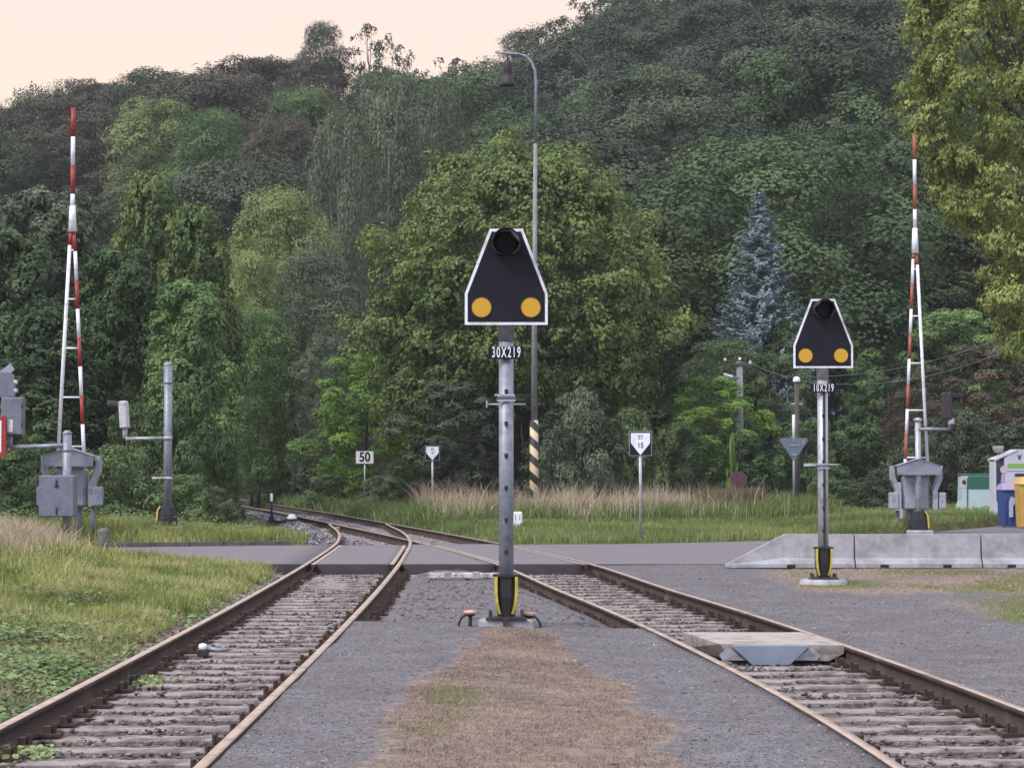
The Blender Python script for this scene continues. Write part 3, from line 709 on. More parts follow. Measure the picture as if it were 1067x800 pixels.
barrier(bx[0], bx[1]-.012, 0, labs[0], [(0, .045), (.44, .50), (.46, .52), (1, .52)])
barrier(bx[1]+.012, bx[2]-.012, 0, labs[1]); barrier(bx[2]+.012, bx[2]+blen-.02, 0, labs[2])

M['grey_mid'] = surf('mid_grey_paint', (.25, .265, .30), (.21, .22, .26), 6, .5, 0, .05, 70, c3=(.15, .15, .16), scale3=3)
# ------------------------------------------------------------------ barrier machines
def machine(loc, boomh, mir, label, red, whitem, sc=1.0):
    """mir=-1: striped strut towards -x"""
    t = empty('barrier_machine', loc, label, 'level crossing barrier', 'raised level crossing barriers')
    s = mir
    mb = MB(); mb.box((0, .30, .95), (.60, .42, .78), bev=.05); mb.box((0, .30, 1.37), (.50, .36, .08), bev=.03); mb.build('drive_housing', M['grey_paint_light'], t)
    mb = MB(); mb.box((-.13, .30, .28), (.14, .16, .56)); mb.box((.13, .3, .28), (.1, .16, .56)); mb.build('pedestal', M['grey_paint'], t)
    # gable shaped cross plate
    mb = MB(); mb.prism([(-.50, 1.38), (.50, 1.38), (.50, 1.58), (.03, 1.73), (-.03, 1.73), (-.50, 1.58)], -.24, -.21)
    mb.prism([(-.50, 1.58), (-.03, 1.73), (.03, 1.73), (.50, 1.58), (.50, 1.595), (.03, 1.75), (-.03, 1.75), (-.5, 1.595)], -.26, .20); mb.build('boom_carrier', M['grey_mid'], t)
    for q in (-1, 1):
        mb = MB(); x = q*.53; w = .06
        poly = [(.05, 1.60), (.13, 1.58), (.10, 1.25), (-.06, .95), (-.10, .55), (-.22, .55), (-.20, 1.0), (-.05, 1.3)]
        # arm plate seen nearly edge on, cranked
        mb.prism([(x-q*.0, 1.58), (x+q*.06, 1.59), (x+q*.06, 1.28), (x-q*.05, 1.02), (x-q*.05, .58), (x-q*.16, .58), (x-q*.16, 1.02), (x-q*.04, 1.3)], .02, .32)
        mb.build('counterweight_arm', M['grey_paint_light'], t)
        mb = MB(); mb.box((x+q*(.06 if q == -s else -.0), .12, .78), (.20 if q == s else .16, .26, .38), bev=.02); mb.tube([(x+q*.02, -.03, .80), (x+q*.02, -.012, .80)], .03, 8)
        mb.build('counterweight', M['grey_paint_light'], t)
    mb = MB(); mb.tube([(s*.42, .25, 0), (s*.42, .25, .55)], .05, 10); mb.build('leg', M['grey_paint'], t)
    # boom: two struts joining into one tube
    z0, z1 = 1.70, boomh; y0 = .10
    L_ = z1-z0; zj = z0+L_*.62; zk = z0+L_*.71
    boom = empty('boom', (0, y0, 0)); boom.parent = t
    hb = .21
    def stripes(a, b, r, bands, name, x_at, r_at=None, round_=True):
        mb = MB(); zs = [z1-(z1-0)*0]
        for (za, zb2, c) in bands:
            za_, zb_ = max(min(za, b), a), max(min(zb2, b), a)
            if zb_-za_ < .01: continue
            mb.tube([(x_at(za_), 0, za_), (x_at(zb_), 0, zb_)], r, 10, mi=c, caps=True)
        o = mb.build(name, [whitem, red], boom); return o
    bl = .58
    bands = []; z = z1; c = 1
    while z > 0: bands.append((z-bl, z, c)); z -= bl; c = 1-c
    xs_ = lambda z: s*(hb*(1-(z-z0)/(zj-z0))+.045) if z < zj else s*.045*(1-min(1, (z-zj)/.3))
    xo = lambda z: -xs_(z)
    stripes(zk, z1, .043, bands, 'boom_tube', lambda z: 0)
    mb = MB(); mb.tube([(0, 0, zj+.12), (0, 0, zk+.02)], [.085, .06], 12); mb.build('joint_sleeve', whitem, boom)
    stripes(z0-.1, zj+.13, .037, bands, 'striped_strut', xs_)
    stripes(z0-.1, zj+.13, .037, [(0, zj-.15, 0), (zj-.15, 20, 1)], 'plain_strut', xo)
    for z in np.linspace(z0+.08, zj-.25, 5):
        mb = MB(); mb.tube([(xo(z), 0, z), (xs_(z), 0, z)], .02, 6); mb.build('crossbar', M['white'], boom)
    return t
lp = P(72.5, 553, 46.2); rp_ = P(956, 547, 53.3)
lz = float(G(lp.x, lp.y)); rzz = float(G(rp_.x, rp_.y))
machine((lp.x, lp.y, lz), P(74, 112, 46.2).z-lz, 1, 'raised bright red and white barrier boom rising behind the dry grass of the bank', M['red'], M['white'])
machine((rp_.x, rp_.y, rzz), P(955, 140, 53.3).z-rzz, -1, 'raised barrier boom with faded red bands, on grey machine standing near the recycling containers', M['red_old'], M['white'])
M['white2'] = M['white']

# ------------------------------------------------------------------ warning signals at the barriers
def at(px, py, Y, o): v = P(px, py, Y); return (v.x-o[0], v.y-o[1], v.z-o[2])
# left one: post with box, arm to the left with signal head and framed sign
Y0 = 45.6; o0 = P(69.5, 556, Y0); o0 = (o0.x, Y0, float(G(o0.x, Y0)))
t = empty('warning_signal', o0, 'grey post with big relay box and an arm holding the red framed sign', 'crossing warning signal', 'crossing warning signals')
def bxp(mb, x0, y0, x1, y1, Y, o, dy, bev=.0, mi=0):
    a = at(x0, y1, Y, o); b = at(x1, y0, Y, o); mb.box(((a[0]+b[0])/2, a[1], (a[2]+b[2])/2), (b[0]-a[0], dy, b[2]-a[2]), mi=mi, bev=bev)
mb = MB(); a = at(69.5, 451, Y0, o0); mb.tube([(0, 0, -.1), (0, 0, a[2])], .088, 20); mb.lathe([(.095, a[2]-.02), (.1, a[2]), (.05, a[2]+.05), (0, a[2]+.055)], n=20); mb.tube([(0, 0, 1.75), (0, 0, 1.80)], .10, 20); mb.build('post', M['galv'], t)
mb = MB(); bxp(mb, 42.5, 495, 79, 538, Y0-.28, o0, .42, .02); mb.build('relay_box', M['grey_paint'], t)
mb = MB(); bxp(mb, 58, 500, 59.6, 508, Y0-.50, o0, .02); bxp(mb, 58, 529, 59.6, 536, Y0-.5, o0, .02); bxp(mb, 57, 505.5, 61, 507, Y0-.50, o0, .03); mb.build('latch', M['black_matt'], t)
mb = MB(); z = at(0, 466, Y0, o0)[2]; xe = at(11, 466, Y0, o0)[0]; mb.tube([(0, 0, z+.04), (-.2, 0, z+.03), (xe, 0, z)], .045, 12); mb.tube([(xe, 0, z), (xe, 0, z+.3)], .045, 12); mb.build('arm', M['galv'], t)
mb = MB(); bxp(mb, 2.5, 414, 25, 453, Y0, o0, .28, .02); hd = mb.build('signal_box', M['grey_paint'], t)
mb = MB(); bxp(mb, 7.5, 437, 13.5, 450, Y0-.15, o0, .006); mb.build('sticker', M['white_dirty'], hd)
mb = MB(); bxp(mb, 22.5, 421, 24, 426, Y0-.15, o0, .02); bxp(mb, 22.5, 441, 24, 445, Y0-.15, o0, .02); mb.build('latch', M['black_matt'], hd)
mb = MB()
pl = [at(x, y, Y0+.1, o0) for x, y in ((-25, 414), (15, 414), (13, 389), (8, 388), (-20, 388))]; mb.prism([(p[0], p[2]) for p in pl], .10, .14)
pl = [at(x, y, Y0, o0) for x, y in ((7, 413), (15, 413), (15.5, 404), (14, 392), (11, 388))]; mb.prism([(p[0], p[2]) for p in pl], -.02, .10); mb.build('backboard', M['grey_paint'], t)
mb = MB()
for (x0, y0, x1, y1) in ((-22, 409, 14, 382), (-26, 382, 8, 409)):
    a, b = Vector(at(x0, y0, Y0+.25, o0)), Vector(at(x1, y1, Y0+.25, o0)); d = (b-a).normalized(); nn = Vector((-d.z, 0, d.x))*.075
    mb.prism([(q.x, q.z) for q in (a-nn, b-nn, b+nn, a+nn)], .155+.025*(x0 < -24), .175+.025*(x0 < -24))
mb.build('warning_cross', M['grey_paint_light'], t)
mb = MB()
for y in (398, 407):
    c = at(15.5, y, Y0, o0); mb.lathe([(.0, -.05), (.05, -.03), (.055, .03), (0, .05)], (c[0], .03, c[2]), 10)
mb.build('side_lamp', M['white_dirty'], t)
mb = MB(); bxp(mb, -34, 433, 6.8, 476, Y0-.2, o0, .03, .012); sg = mb.build('framed_sign', M['red'], t)
mb = MB(); bxp(mb, -29, 438, 1.5, 471, Y0-.22, o0, .012); mb.build('sign_face', M['white'], sg)
# tall post across the road on the left
Y1 = 49.0; o1 = P(174.5, 552, Y1); z1_ = float(G(o1.x, Y1)); o1 = (o1.x, Y1, z1_)
t = empty('warning_signal', o1, 'tall grey post in a black boot, its short arm carrying a white backed lamp', 'crossing warning signal', 'crossing warning signals')
zt_ = at(0, 379, Y1, o1)[2]
mb = MB(); mb.tube([(0, 0, .1), (0, 0, zt_)], .088, 18); mb.lathe([(.092, zt_-.04), (.098, zt_), (.04, zt_+.04), (0, zt_+.042)], n=18); mb.tube([(0, 0, zt_-.42), (0, 0, zt_-.38)], .1, 18)
mb.box((-.085, -.02, zt_-.25), (.03, .06, .35)); mb.build('post', M['galv'], t)
mb = MB(); z = at(0, 456.5, Y1, o1)[2]; xe = at(131, 456, Y1, o1)[0]; mb.tube([(0, -.02, z), (xe, -.02, z-.01)], .038, 10); mb.tube([(0, 0, z-.04), (0, 0, z+.04)], .1, 16); mb.build('arm', M['galv_light'], t)
mb = MB(); c = at(129.5, 432, Y1, o1); mb.box((c[0], -.02, c[2]), (.17, .34, .58), rot=Matrix.Rotation(math.radians(-4), 3, 'Y'), bev=.025); mb.tube([(c[0]+.02, 0, c[2]-.28), (c[0]+.02, 0, z)], .05, 10); mb.build('lamp_case', M['white_dirty'], t)
mb = MB(); mb.tube([(c[0]-.08, -.02, c[2]+.18), (c[0]-.36, -.02, c[2]+.20)], [.10, .11], 14, caps=False); mb.tube([(c[0]-.07, -.02, c[2]+.18), (c[0]-.12, -.02, c[2]+.18)], .095, 14); mb.build('lamp_hood', M['black_matt'], t)
mb = MB(); z = at(0, 498, Y1, o1)[2]; mb.tube([(-.02, -.08, z), (-.32, -.08, z)], .022, 8); mb.tube([(0, 0, z-.025), (0, 0, z+.025)], .098, 16); mb.build('step', M['white_dirty'], t)
def boot2(t, flip=1):
    mb = MB(); vs = []
    for z, w in ((.10, .22), (.35, .20), (.52, .165), (.54, .13)):
        for k in range(8): a = math.pi/8+k*math.pi/4; vs.append((math.cos(a)*w, math.sin(a)*w, z))
    mb.add(vs, [(i*8+k, i*8+(k+1) % 8, (i+1)*8+(k+1) % 8, (i+1)*8+k) for i in range(3) for k in range(8)]+[tuple(24+k for k in range(8))]); b = mb.build('post_boot', M['black_matt'], t)
    mb = MB(); pts = [(.15, .53), (.20, .45), (.212, .32), (.225, .15)]; vs = []
    for x, z in pts: vs += [(flip*(x-.02), -.10, z), (flip*(x+.022), -.09, z), (flip*(x+.022), .06, z), (flip*(x-.02), .06, z)]
    mb.add(vs, [(i*4+k, i*4+(k+1) % 4, (i+1)*4+(k+1) % 4, (i+1)*4+k) for i in range(3) for k in range(4)]+[(0, 1, 2, 3), (12, 13, 14, 15)]); mb.build('yellow_band', M['yellow'], b)
    mb = MB(); mb.box((0, 0, .03), (.62, .6, .16), bev=.03); mb.build('plinth', M['concrete'], t)
boot2(t, -1)
# right one in front of the right machine
Y2 = 53.22; o2 = P(957, 546, Y2); o2 = (o2.x, Y2, float(G(o2.x, Y2)))
t = empty('warning_signal', o2, 'grey post before the far machine, dark hooded lamp on its arm', 'crossing warning signal', 'crossing warning signals')
zt_ = at(0, 437, Y2, o2)[2]
mb = MB(); mb.tube([(0, 0, .1), (0, 0, zt_)], .068, 18); mb.lathe([(.07, zt_-.05), (.105, zt_-.03), (.10, zt_+.02), (0, zt_+.05)], n=18); mb.build('post', M['galv_light'], t)
mb = MB(); z = at(0, 447, Y2, o2)[2]; xe = at(989, 447, Y2, o2)[0]; mb.tube([(0, -.05, z), (xe, -.05, z)], .04, 10); mb.tube([(xe, -.05, z), (xe, -.05, z+.2)], .035, 10); mb.build('arm', M['galv'], t)
mb = MB(); bxp(mb, 981.5, 409, 991, 437, Y2, o2, .35, .03); mb.build('lamp_case', M['dark_steel'], t)
mb = MB(); c = at(991, 413.5, Y2, o2); mb.box((c[0]+.14, 0, c[2]+.02), (.30, .24, .10), bev=.02); mb.box((c[0]+.12, 0, c[2]-.06), (.2, .04, .1)); mb.build('lamp_hood', M['black_matt'], t)
mb = MB(); c = at(990.5, 439, Y2, o2); mb.tube([(c[0], -.05, c[2]-.07), (c[0], -.05, c[2]+.07)], [.08, .07], 12); mb.build('bracket', M['white_dirty'], t)
mb = MB(); c = at(943, 520, Y2, o2); mb.box((c[0]+.02, .9, c[2]-.05), (.16, .22, .85), bev=.01); mb.build('cable_duct', M['white_dirty'], t)
boot2(t, 1)

# little stone bollard on the left verge
v = P(108, 560, 45.0); z = float(G(v.x, 45.0)); t = empty('stone_bollard', (v.x, 45.0, z), 'small weathered stone bollard beside the kerb, half hidden in grass', 'bollard')
mb = MB(); mb.lathe([(.13, -.1), (.125, .24), (.115, .30), (.05, .32), (0, .325)], n=14); mb.build('stone', surf('mossy_stone', (.16, .16, .14), (.10, .11, .08), 9, .95, 0, .5, 40), t)

# ------------------------------------------------------------------ railway signs
def post_sign(name, px, base_y, top_y, Y, r, label, cat, mat=None, group=None):
    v = P(px, base_y, Y); z = float(G(v.x, Y)); t = empty(name, (v.x, Y, z), label, cat, group); H = P(px, top_y, Y).z-z
    mb = MB(); mb.tube([(0, .04, -.1), (0, .04, H)], r, 12); mb.build('post', mat or M['galv_light'], t)
    return t, H
def zat(py, Y, t): return P(500, py, Y).z-t.location.z
def pentagon_sign(px, base, y0, y1, wpx, Y, txt, label):
    t, H = post_sign('track_sign', px, base, y0+3, Y, .032, label, 'track sign', group='black square signs with a white pointed field')
    zc = (zat(y0, Y, t)+zat(y1, Y, t))/2; w = wpx/FPX*Y; h = zat(y0, Y, t)-zat(y1, Y, t)
    mb = MB(); mb.box((0, 0, zc), (w, .012, h), bev=.003); mb.build('frame', M['galv'], t)
    mb = MB(); mb.box((0, -.008, zc), (w-.035, .006, h-.035)); b = mb.build('plate', M['black'], t)
    k = .83
    mb = MB(); mb.prism([(-w/2*k, zc+h*.42), (w/2*k, zc+h*.42), (w/2*k, zc+h*.02), (0, zc-h*.47), (-w/2*k, zc+h*.02)][::-1], -.0155, -.0115); mb.build('pointed_field', M['white'], b)
    for s_, dz, sz in txt: text_mesh('lettering', s_, sz*h, M['black'], b, (0, -.0165, zc+dz*h), sx=.85, depth=.0008, bold=.002)
    return t
pentagon_sign(667.5, 562, 449, 475, 24, 47.6, [('ZT', .24, .20), ('15', -.08, .30)], 'black square sign with white pointed field reading ZT 15, at the road edge')
pentagon_sign(450.5, 537, 464, 480, 15.5, 70, [('201', .26, .18), ('10', .0, .22)], 'smaller black square sign with white pointed field, by the dark red bush')
t, H = post_sign('speed_sign', 380, 516, 470, 80, .03, 'white rectangular sign with black number 50 in front of the bright shrub', 'speed sign')
zc = zat(476.5, 80, t); mb = MB(); mb.box((0, 0, zc), (.64, .02, .46), bev=.008); b = mb.build('border', M['black'], t)
mb = MB(); mb.box((0, -.012, zc), (.61, .012, .43), bev=.004); b = mb.build('plate', M['white'], t)
text_mesh('lettering', '50', .46, M['black'], b, (0, -.02, zc), sx=.85, depth=.001, bold=.012)
v = P(539.5, 552, 55.5); t = empty('distance_stone', (v.x, 55.5, float(G(v.x, 55.5))), 'small white stone with two black figures standing in grass behind the near signal post', 'distance marker')
mb = MB(); mb.box((0, 0, .21), (.22, .14, .46), bev=.02); mb.build('stone', M['white'], t)
text_mesh('lettering', '1 1', .16, M['black'], t, (0, -.0715, .29), sx=.8, depth=.001, bold=.003)
# give way sign seen from behind, with a white wand
t, H = post_sign('give_way_sign', 827.5, 530, 456, 66, .035, 'back of a grey triangular road sign pointing down, with a white wand above it', 'road sign', M['galv'])
zt_, zb_ = zat(456, 66, t), zat(479, 66, t); hw = 15/FPX*66
def rtri(hw, zt, zb, c=.06): return [(-hw+c, zt), (hw-c, zt), (hw, zt-c), (c*.6, zb), (-c*.6, zb), (-hw, zt-c)]
mb = MB(); mb.prism(rtri(hw, zt_, zb_), .0, .02); mb.build('plate', surf('sign_back', (.17, .20, .26), (.14, .17, .22), 5, .5, .2), t)
mb = MB(); mb.tube([(0, .03, zt_-.1), (0, .03, zat(432, 66, t))], .042, 8); mb.build('wand', M['white'], t)
mb = MB(); mb.box((0, -.012, zt_-.22), (.3, .02, .03)); mb.box((0, -.012, zt_-.48), (.18, .02, .03)); mb.box((.27, -.004, zt_-.12), (.06, .006, .08)); mb.build('clamp', M['galv_light'], t)
# stop sign back
t, H = post_sign('stop_sign', 770, 520, 492, 72, .035, 'back of a dull purple red octagonal sign, half sunk in the dry grass', 'road sign', M['galv'])
zc = zat(499.5, 72, t); rr = 8.5/FPX*72
mb = MB(); mb.prism([(rr*1.08*math.cos(math.pi/8+k*math.pi/4), zc+rr*1.08*math.sin(math.pi/8+k*math.pi/4)) for k in range(8)], 0, .02); mb.build('plate', surf('dull_red', (.10, .045, .065), (.08, .04, .055), 6, .6), t)
# yellow pole
t = empty('yellow_marker', (P(611, 500, 76).x, 76, 0), 'thin yellow marker post rising out of the dry grass', 'marker post')
mb = MB(); mb.tube([(0, 0, 0), (0, 0, P(611, 481, 76).z)], .055, 8); mb.build('post', surf('dull_yellow', (.45, .42, .05), (.38, .34, .05), 5, .6), t)
# grey box sign on the left verge, partly behind the shrubs
t, H = post_sign('small_sign', 228.5, 530, 489, 62, .03, 'little grey plate on a post among the shrubs near the points lever', 'sign')
mb = MB(); zc = zat(493, 62, t); mb.box((0, 0, zc), (.20, .03, .30), bev=.01); mb.build('plate', M['grey_paint_light'], t)

# ------------------------------------------------------------------ street lamp
YL = 68.2; v = P(556.5, 505, YL); t = empty('street_lamp', (v.x, YL, float(G(v.x, YL))), 'very tall slim lamp post with bell lamp, black and yellow bands at its foot', 'street lamp')
zz = lambda py: P(500, py, YL).z-t.location.z
xx = lambda px: P(px, 400, YL).x-v.x
stripem, nt, b = newmat('warning_bands'); b.inputs['Roughness'].default_value = .6
tcn = N(nt, 'ShaderNodeTexCoord'); sx_ = N(nt, 'ShaderNodeSeparateXYZ'); nt.links.new(tcn.outputs['Object'], sx_.inputs[0])
ma = N(nt, 'ShaderNodeMath', operation='MULTIPLY_ADD'); nt.links.new(sx_.outputs['X'], ma.inputs[0]); ma.inputs[1].default_value = .9; nt.links.new(sx_.outputs['Z'], ma.inputs[2])
mm = N(nt, 'ShaderNodeMath', operation='MULTIPLY'); nt.links.new(ma.outputs[0], mm.inputs[0]); mm.inputs[1].default_value = 1/.52
fr = N(nt, 'ShaderNodeMath', operation='FRACT'); nt.links.new(mm.outputs[0], fr.inputs[0]); gt = N(nt, 'ShaderNodeMath', operation='GREATER_THAN'); nt.links.new(fr.outputs[0], gt.inputs[0]); gt.inputs[1].default_value = .5
mi = N(nt, 'ShaderNodeMixRGB'); nt.links.new(gt.outputs[0], mi.inputs[0]); mi.inputs[1].default_value = (.022, .02, .02, 1); mi.inputs[2].default_value = (.62, .50, .30, 1); nt.links.new(mi.outputs[0], b.inputs['Base Color'])
mb = MB(); mb.tube([(0, 0, -.2), (0, 0, zz(438))], [.135, .125], 16); mb.build('banded_foot', stripem, t)
mb = MB(); mb.tube([(0, 0, zz(438)), (xx(557), 0, zz(300)), (xx(558), 0, zz(150))], [.095, .074, .055], 16); mb.build('pole', M['wood_pole'], t)
mb = MB(); pts = [(558, 150), (558.5, 85), (557.5, 74), (554, 65), (548, 59), (541, 56.5), (530, 56), (516, 54.5)]; mb.tube([(xx(a), 0, zz(b_)) for a, b_ in pts], [.05, .045, .042, .042, .042, .04, .036, .03], 10); mb.build('arm', M['galv'], t)
mb = MB(); cx_ = xx(529); mb.lathe([(.0, 0), (.03, 0), (.03, zz(56)-zz(64)), (.0, zz(56)-zz(64))], (cx_, 0, zz(64)), 8)
prf = [(90.0, .0), (90.0, 7.6), (86, 6.8), (80, 5.2), (76, 4.2), (75.5, 4.6), (66, 4.3), (64, 3.4), (63.5, 0)]
mb.lathe([(r_/FPX*YL, zz(y_)) for y_, r_ in prf], (cx_, 0, 0), 20); mb.build('lamp_bell', M['dark_steel'], t)

# ------------------------------------------------------------------ utility poles and wires
def upole(px, ytop, Y, r, label, mat, heads):
    v = P(px, 500, Y); t = empty('utility_pole', (v.x, Y, float(G(v.x, Y))), label, 'utility pole', 'utility poles among the shrubs'); H = P(px, ytop, Y).z-t.location.z
    mb = MB(); mb.tube([(0, 0, -.2), (0, 0, H)], [r*1.15, r], 14); mb.build('pole', mat, t)
    return t, H
YP = 78.0
t, H = upole(771, 377, YP, .115, 'pole with a crossarm of insulators and a small lamp above the bright green shrub', M['wood_pole'], 0); ux = t.location.x
mb = MB(); mb.box((-.15, -.1, H-.08), (.85, .08, .09)); mb.build('crossarm', M['wood_dark'], t)
for dx, dz in ((-.50, .10), (0, .12), (.35, .0)):
    mb = MB(); mb.lathe([(0, -.06), (.045, -.05), (.05, .0), (.035, .05), (0, .06)], (dx, -.1, H+dz-.03), 10); mb.build('insulator', M['white'], t)
mb = MB(); mb.tube([(0, -.1, H-.55), (-.3, -.1, H-.5)], .02, 8); la = mb.build('lamp_arm', M['galv'], t)
mb = MB(); mb.box((-.40, -.1, H-.47), (.34, .16, .10), rot=Matrix.Rotation(math.radians(18), 3, 'Y'), bev=.03); mb.build('lamp_head', M['white'], la)
t2, H2 = upole(830.5, 396, 70, .075, 'slim dark pole with one white insulator cap, behind the back of the triangular sign', M['wood_dark'], 0)
mb = MB(); mb.lathe([(.11, -.05), (.12, .0), (.09, .08), (0, .12)], (0, 0, H2), 14); mb.build('insulator', M['white'], t2)
mb = MB(); mb.box((0, 0, H2-.72), (.36, .08, .05)); mb.build('crossarm', M['galv_light'], t2)
def wire(a, b, sag, label, r=.009):
    mb = MB(); a = Vector(a); b = Vector(b); mb.tube([a.lerp(b, q)-Vector((0, 0, sag*4*q*(1-q))) for q in np.linspace(0, 1, 13)], r, 5)
    tag(mb.build('overhead_wire', surf('wire', (.2, .2, .22)), None), label, 'wire', 'wires strung past the second signal')
A = Vector((ux+.35, YP-.1, t.location.z+H)); B = Vector((t2.location.x, 70, t2.location.z+H2+.1))
wire(A, B, .12, 'thin overhead wire between the two utility poles')
wire(B, P(1075, 338, 74), .45, 'thin overhead wire rising from the slim dark pole towards the large tree, the higher one')
wire(B-Vector((0, 0, .12)), P(1075, 352, 73), .6, 'thin overhead wire rising from the slim dark pole towards the large tree, the lower one')

# ------------------------------------------------------------------ recycling containers
def cont(loc, name, label, cat, rz=0): return empty(name, loc, label, cat, 'recycling containers at the road side', rz)
Yg = 68.0; v = P(1019, 533, Yg); zg = float(G(v.x, Yg)); k = Yg/FPX
t = cont((v.x, Yg, zg), 'clothes_container', 'low pale container with a green upper band, closest to the barrier machine', 'recycling container')
H_ = P(0, 494, Yg).z-zg; Wd = 40*k
mb = MB(); mb.prism([(-Wd/2, 0), (Wd/2, 0), (Wd/2, H_*.97), (-Wd/2+.12, H_*.97), (-Wd/2+.10, H_*.3)], 0, .7); mb.build('body', surf('pale_green_white', (.50, .60, .62), (.42, .54, .55), 3, .4), t)
mb = MB(); mb.box((.11, -.006, H_*.78), (Wd*.70, .01, H_*.34)); mb.box((.0, .35, H_*.99), (Wd*.86, .74, H_*.05), bev=.02); mb.build('green_band', surf('container_green', (.03, .15, .095), (.03, .12, .08), 5, .4), t)
mb = MB(); mb.box((-Wd*.27, -.006, H_*.45), (.035, .012, H_*.88)); mb.build('edge_strip', surf('edge_blue', (.06, .12, .22), (.06, .1, .18)), t)
mb = MB(); mb.box((-Wd*.36, -.006, H_*.80), (.20, .01, .34)); pp = mb.build('poster', M['white_dirty'], t)
mb = MB(); mb.lathe([(0, -.09), (.05, -.05), (.06, .03), (0, .08)], (-Wd*.36, -.0, H_*.8), 8); mb.build('dark_figure', M['dark_steel'], pp)
for dx, dz, w_ in ((.05, .48, .32), (.18, .40, .16), (.2, .22, .4)):
    pass
mb = MB(); mb.prism([(-.16, .05), (.45, .05), (.45, .16), (.25, .22), (.05, .13), (-.05, .18)], -.008, -.002); mb.build('printed_hills', surf('print_green', (.22, .42, .36), (.2, .36, .34)), t)
Yw = 61.0; v = P(1062, 535, Yw); zg = float(G(v.x, Yw)); k = Yw/FPX
t = cont((v.x, Yw, zg), 'textile_container', 'tall white container with a light green stripe and a lilac painted figure', 'recycling container'); WL = -26*k; WR = 30*k; HH = P(0, 468, Yw).z-zg; he = P(0, 479, Yw).z-zg
mb = MB(); mb.prism([(WL+.28, 0), (WR, 0), (WR, HH), (WL+.62, HH), (WL+.28, he+.05)], 0, .8); mb.prism([(WL, 0), (WL+.12, 0), (WL+.28, .0), (WL+.28, .5), (WL+.12, .62), (WL, .62)], 0.0, .6); mb.prism([(WL, .62), (WL+.06, .62), (WL+.06, he), (WL, he)], 0, .6)
mb.prism([(WL, he-.04), (WL+.62, HH-.04), (WL+.62, HH), (WL, he+.02)], -.02, .8); mb.build('body', surf('container_white', (.60, .60, .68), (.52, .52, .6), 3, .4), t)
mb = MB(); mb.box((WL+.17, .35, (he+.62)/2), (.22, .4, he-.68)); mb.build('hatch', M['grey_paint'], t)
mb = MB(); mb.box(((WL+.36+WR)/2, -.006, P(0, 485, Yw).z-zg), (WR-WL-.36, .01, .11)); mb.build('green_stripe', surf('stripe_green', (.22, .50, .10), (.2, .42, .1)), t)
mb = MB(); mb.box(((WL+.36+WR)/2, -.006, P(0, 490.5, Yw).z-zg), (WR-WL-.36, .01, .015)); mb.build('thin_line', surf('line_blue', (.25, .28, .45), (.25, .28, .4)), t)
mb = MB(); mb.box((P(1062, 0, Yw).x-v.x, -.02, P(0, 494.5, Yw).z-zg), (.42, .03, .06)); mb.build('slot', M['black_matt'], t)
mb = MB(); c = (P(1058.5, 0, Yw).x-v.x, P(0, 476.5, Yw).z-zg); mb.prism([(c[0]-.05, c[1]+.07), (c[0]-.015, c[1]-.06), (c[0]+.02, c[1]-.06), (c[0]+.06, c[1]+.07), (c[0]+.03, c[1]+.07), (c[0]+.005, c[1]+.0), (c[0]-.02, c[1]+.07)], -.008, -.002); mb.build('emblem', M['dark_steel'], t)
mb = MB(); mb.lathe([(0, .12), (.14, .12), (.16, .06), (.13, .0), (.1, -.06)], (P(1041, 0, Yw).x-v.x, .5, P(0, 469, Yw).z-zg), 12); mb.build('roof_vent', M['concrete_warm'], t)
fx = P(1039.5, 0, Yw).x-v.x
mb = MB(); hz = P(0, 490, Yw).z-zg; mb.prism([(fx-.07, .02), (fx+.03, .02), (fx+.09, hz*.5), (fx+.09, hz-.12), (fx+.02, hz-.08), (fx-.04, hz*.55)], -.012, -.002); fg = mb.build('painted_figure', surf('lilac', (.42, .30, .58), (.5, .38, .62)), t)
mb = MB(); mb.prism([(fx+.06+.085*math.cos(a), hz+.02+.10*math.sin(a)) for a in np.linspace(0, 6.1, 10)], -.012, -.002); mb.build('figure_head', surf('pale_pink', (.65, .5, .6), (.6, .45, .55)), fg)
def bin_(x0, x1, ytop, ybase, Y, name, label, body, lid, flip):
    v = P((x0+x1)/2, ybase, Y); z = float(G(v.x, Y)); t = cont((v.x, Y, z), name, label, 'recycling bin'); k = Y/FPX; W = (x1-x0)*k; H = P(0, ytop, Y).z-z
    mb = MB(); mb.add([(-W*.44, -.0, .05), (W*.44, 0, .05), (W*.44, .55, .05), (-W*.44, .55, .05), (-W*.5, -.05, H*.86), (W*.5, -.05, H*.86), (W*.5, .6, H*.86), (-W*.5, .6, H*.86)], [(0, 3, 2, 1), (4, 5, 6, 7), (0, 1, 5, 4), (1, 2, 6, 5), (2, 3, 7, 6), (3, 0, 4, 7)])
    for q in np.linspace(-.3, .3, 3): mb.box((q*W, -.035, H*.45), (.03, .03, H*.7))
    mb.build('body', body, t)
    mb = MB(); mb.add([(-W*.54, -.1, H*.865), (W*.54, -.1, H*.865), (W*.54, .65, H*.865), (-W*.54, .65, H*.865), (-W*.42, .1, H), (W*.5, .1, H), (W*.5, .55, H), (-W*.42, .55, H)], [(0, 3, 2, 1), (4, 5, 6, 7), (0, 1, 5, 4), (1, 2, 6, 5), (2, 3, 7, 6), (3, 0, 4, 7)]); mb.build('lid', lid, t)
    for q in (-.35, .35):
        mb = MB(); mb.tube([(q*W-.02, .1, .08), (q*W+.02, .1, .08)], .08, 12); mb.build('wheel', M['black_matt'], t)
    return t, W, H
t, W, H = bin_(1044, 1062, 504, 536, 58.6, 'recycling_bin', 'blue bin with lilac grey lid standing before the white container', surf('bin_blue', (.045, .085, .27), (.04, .07, .22), 5, .4), surf('lid_lilac', (.38, .32, .48), (.33, .28, .42), 5, .5), 1)
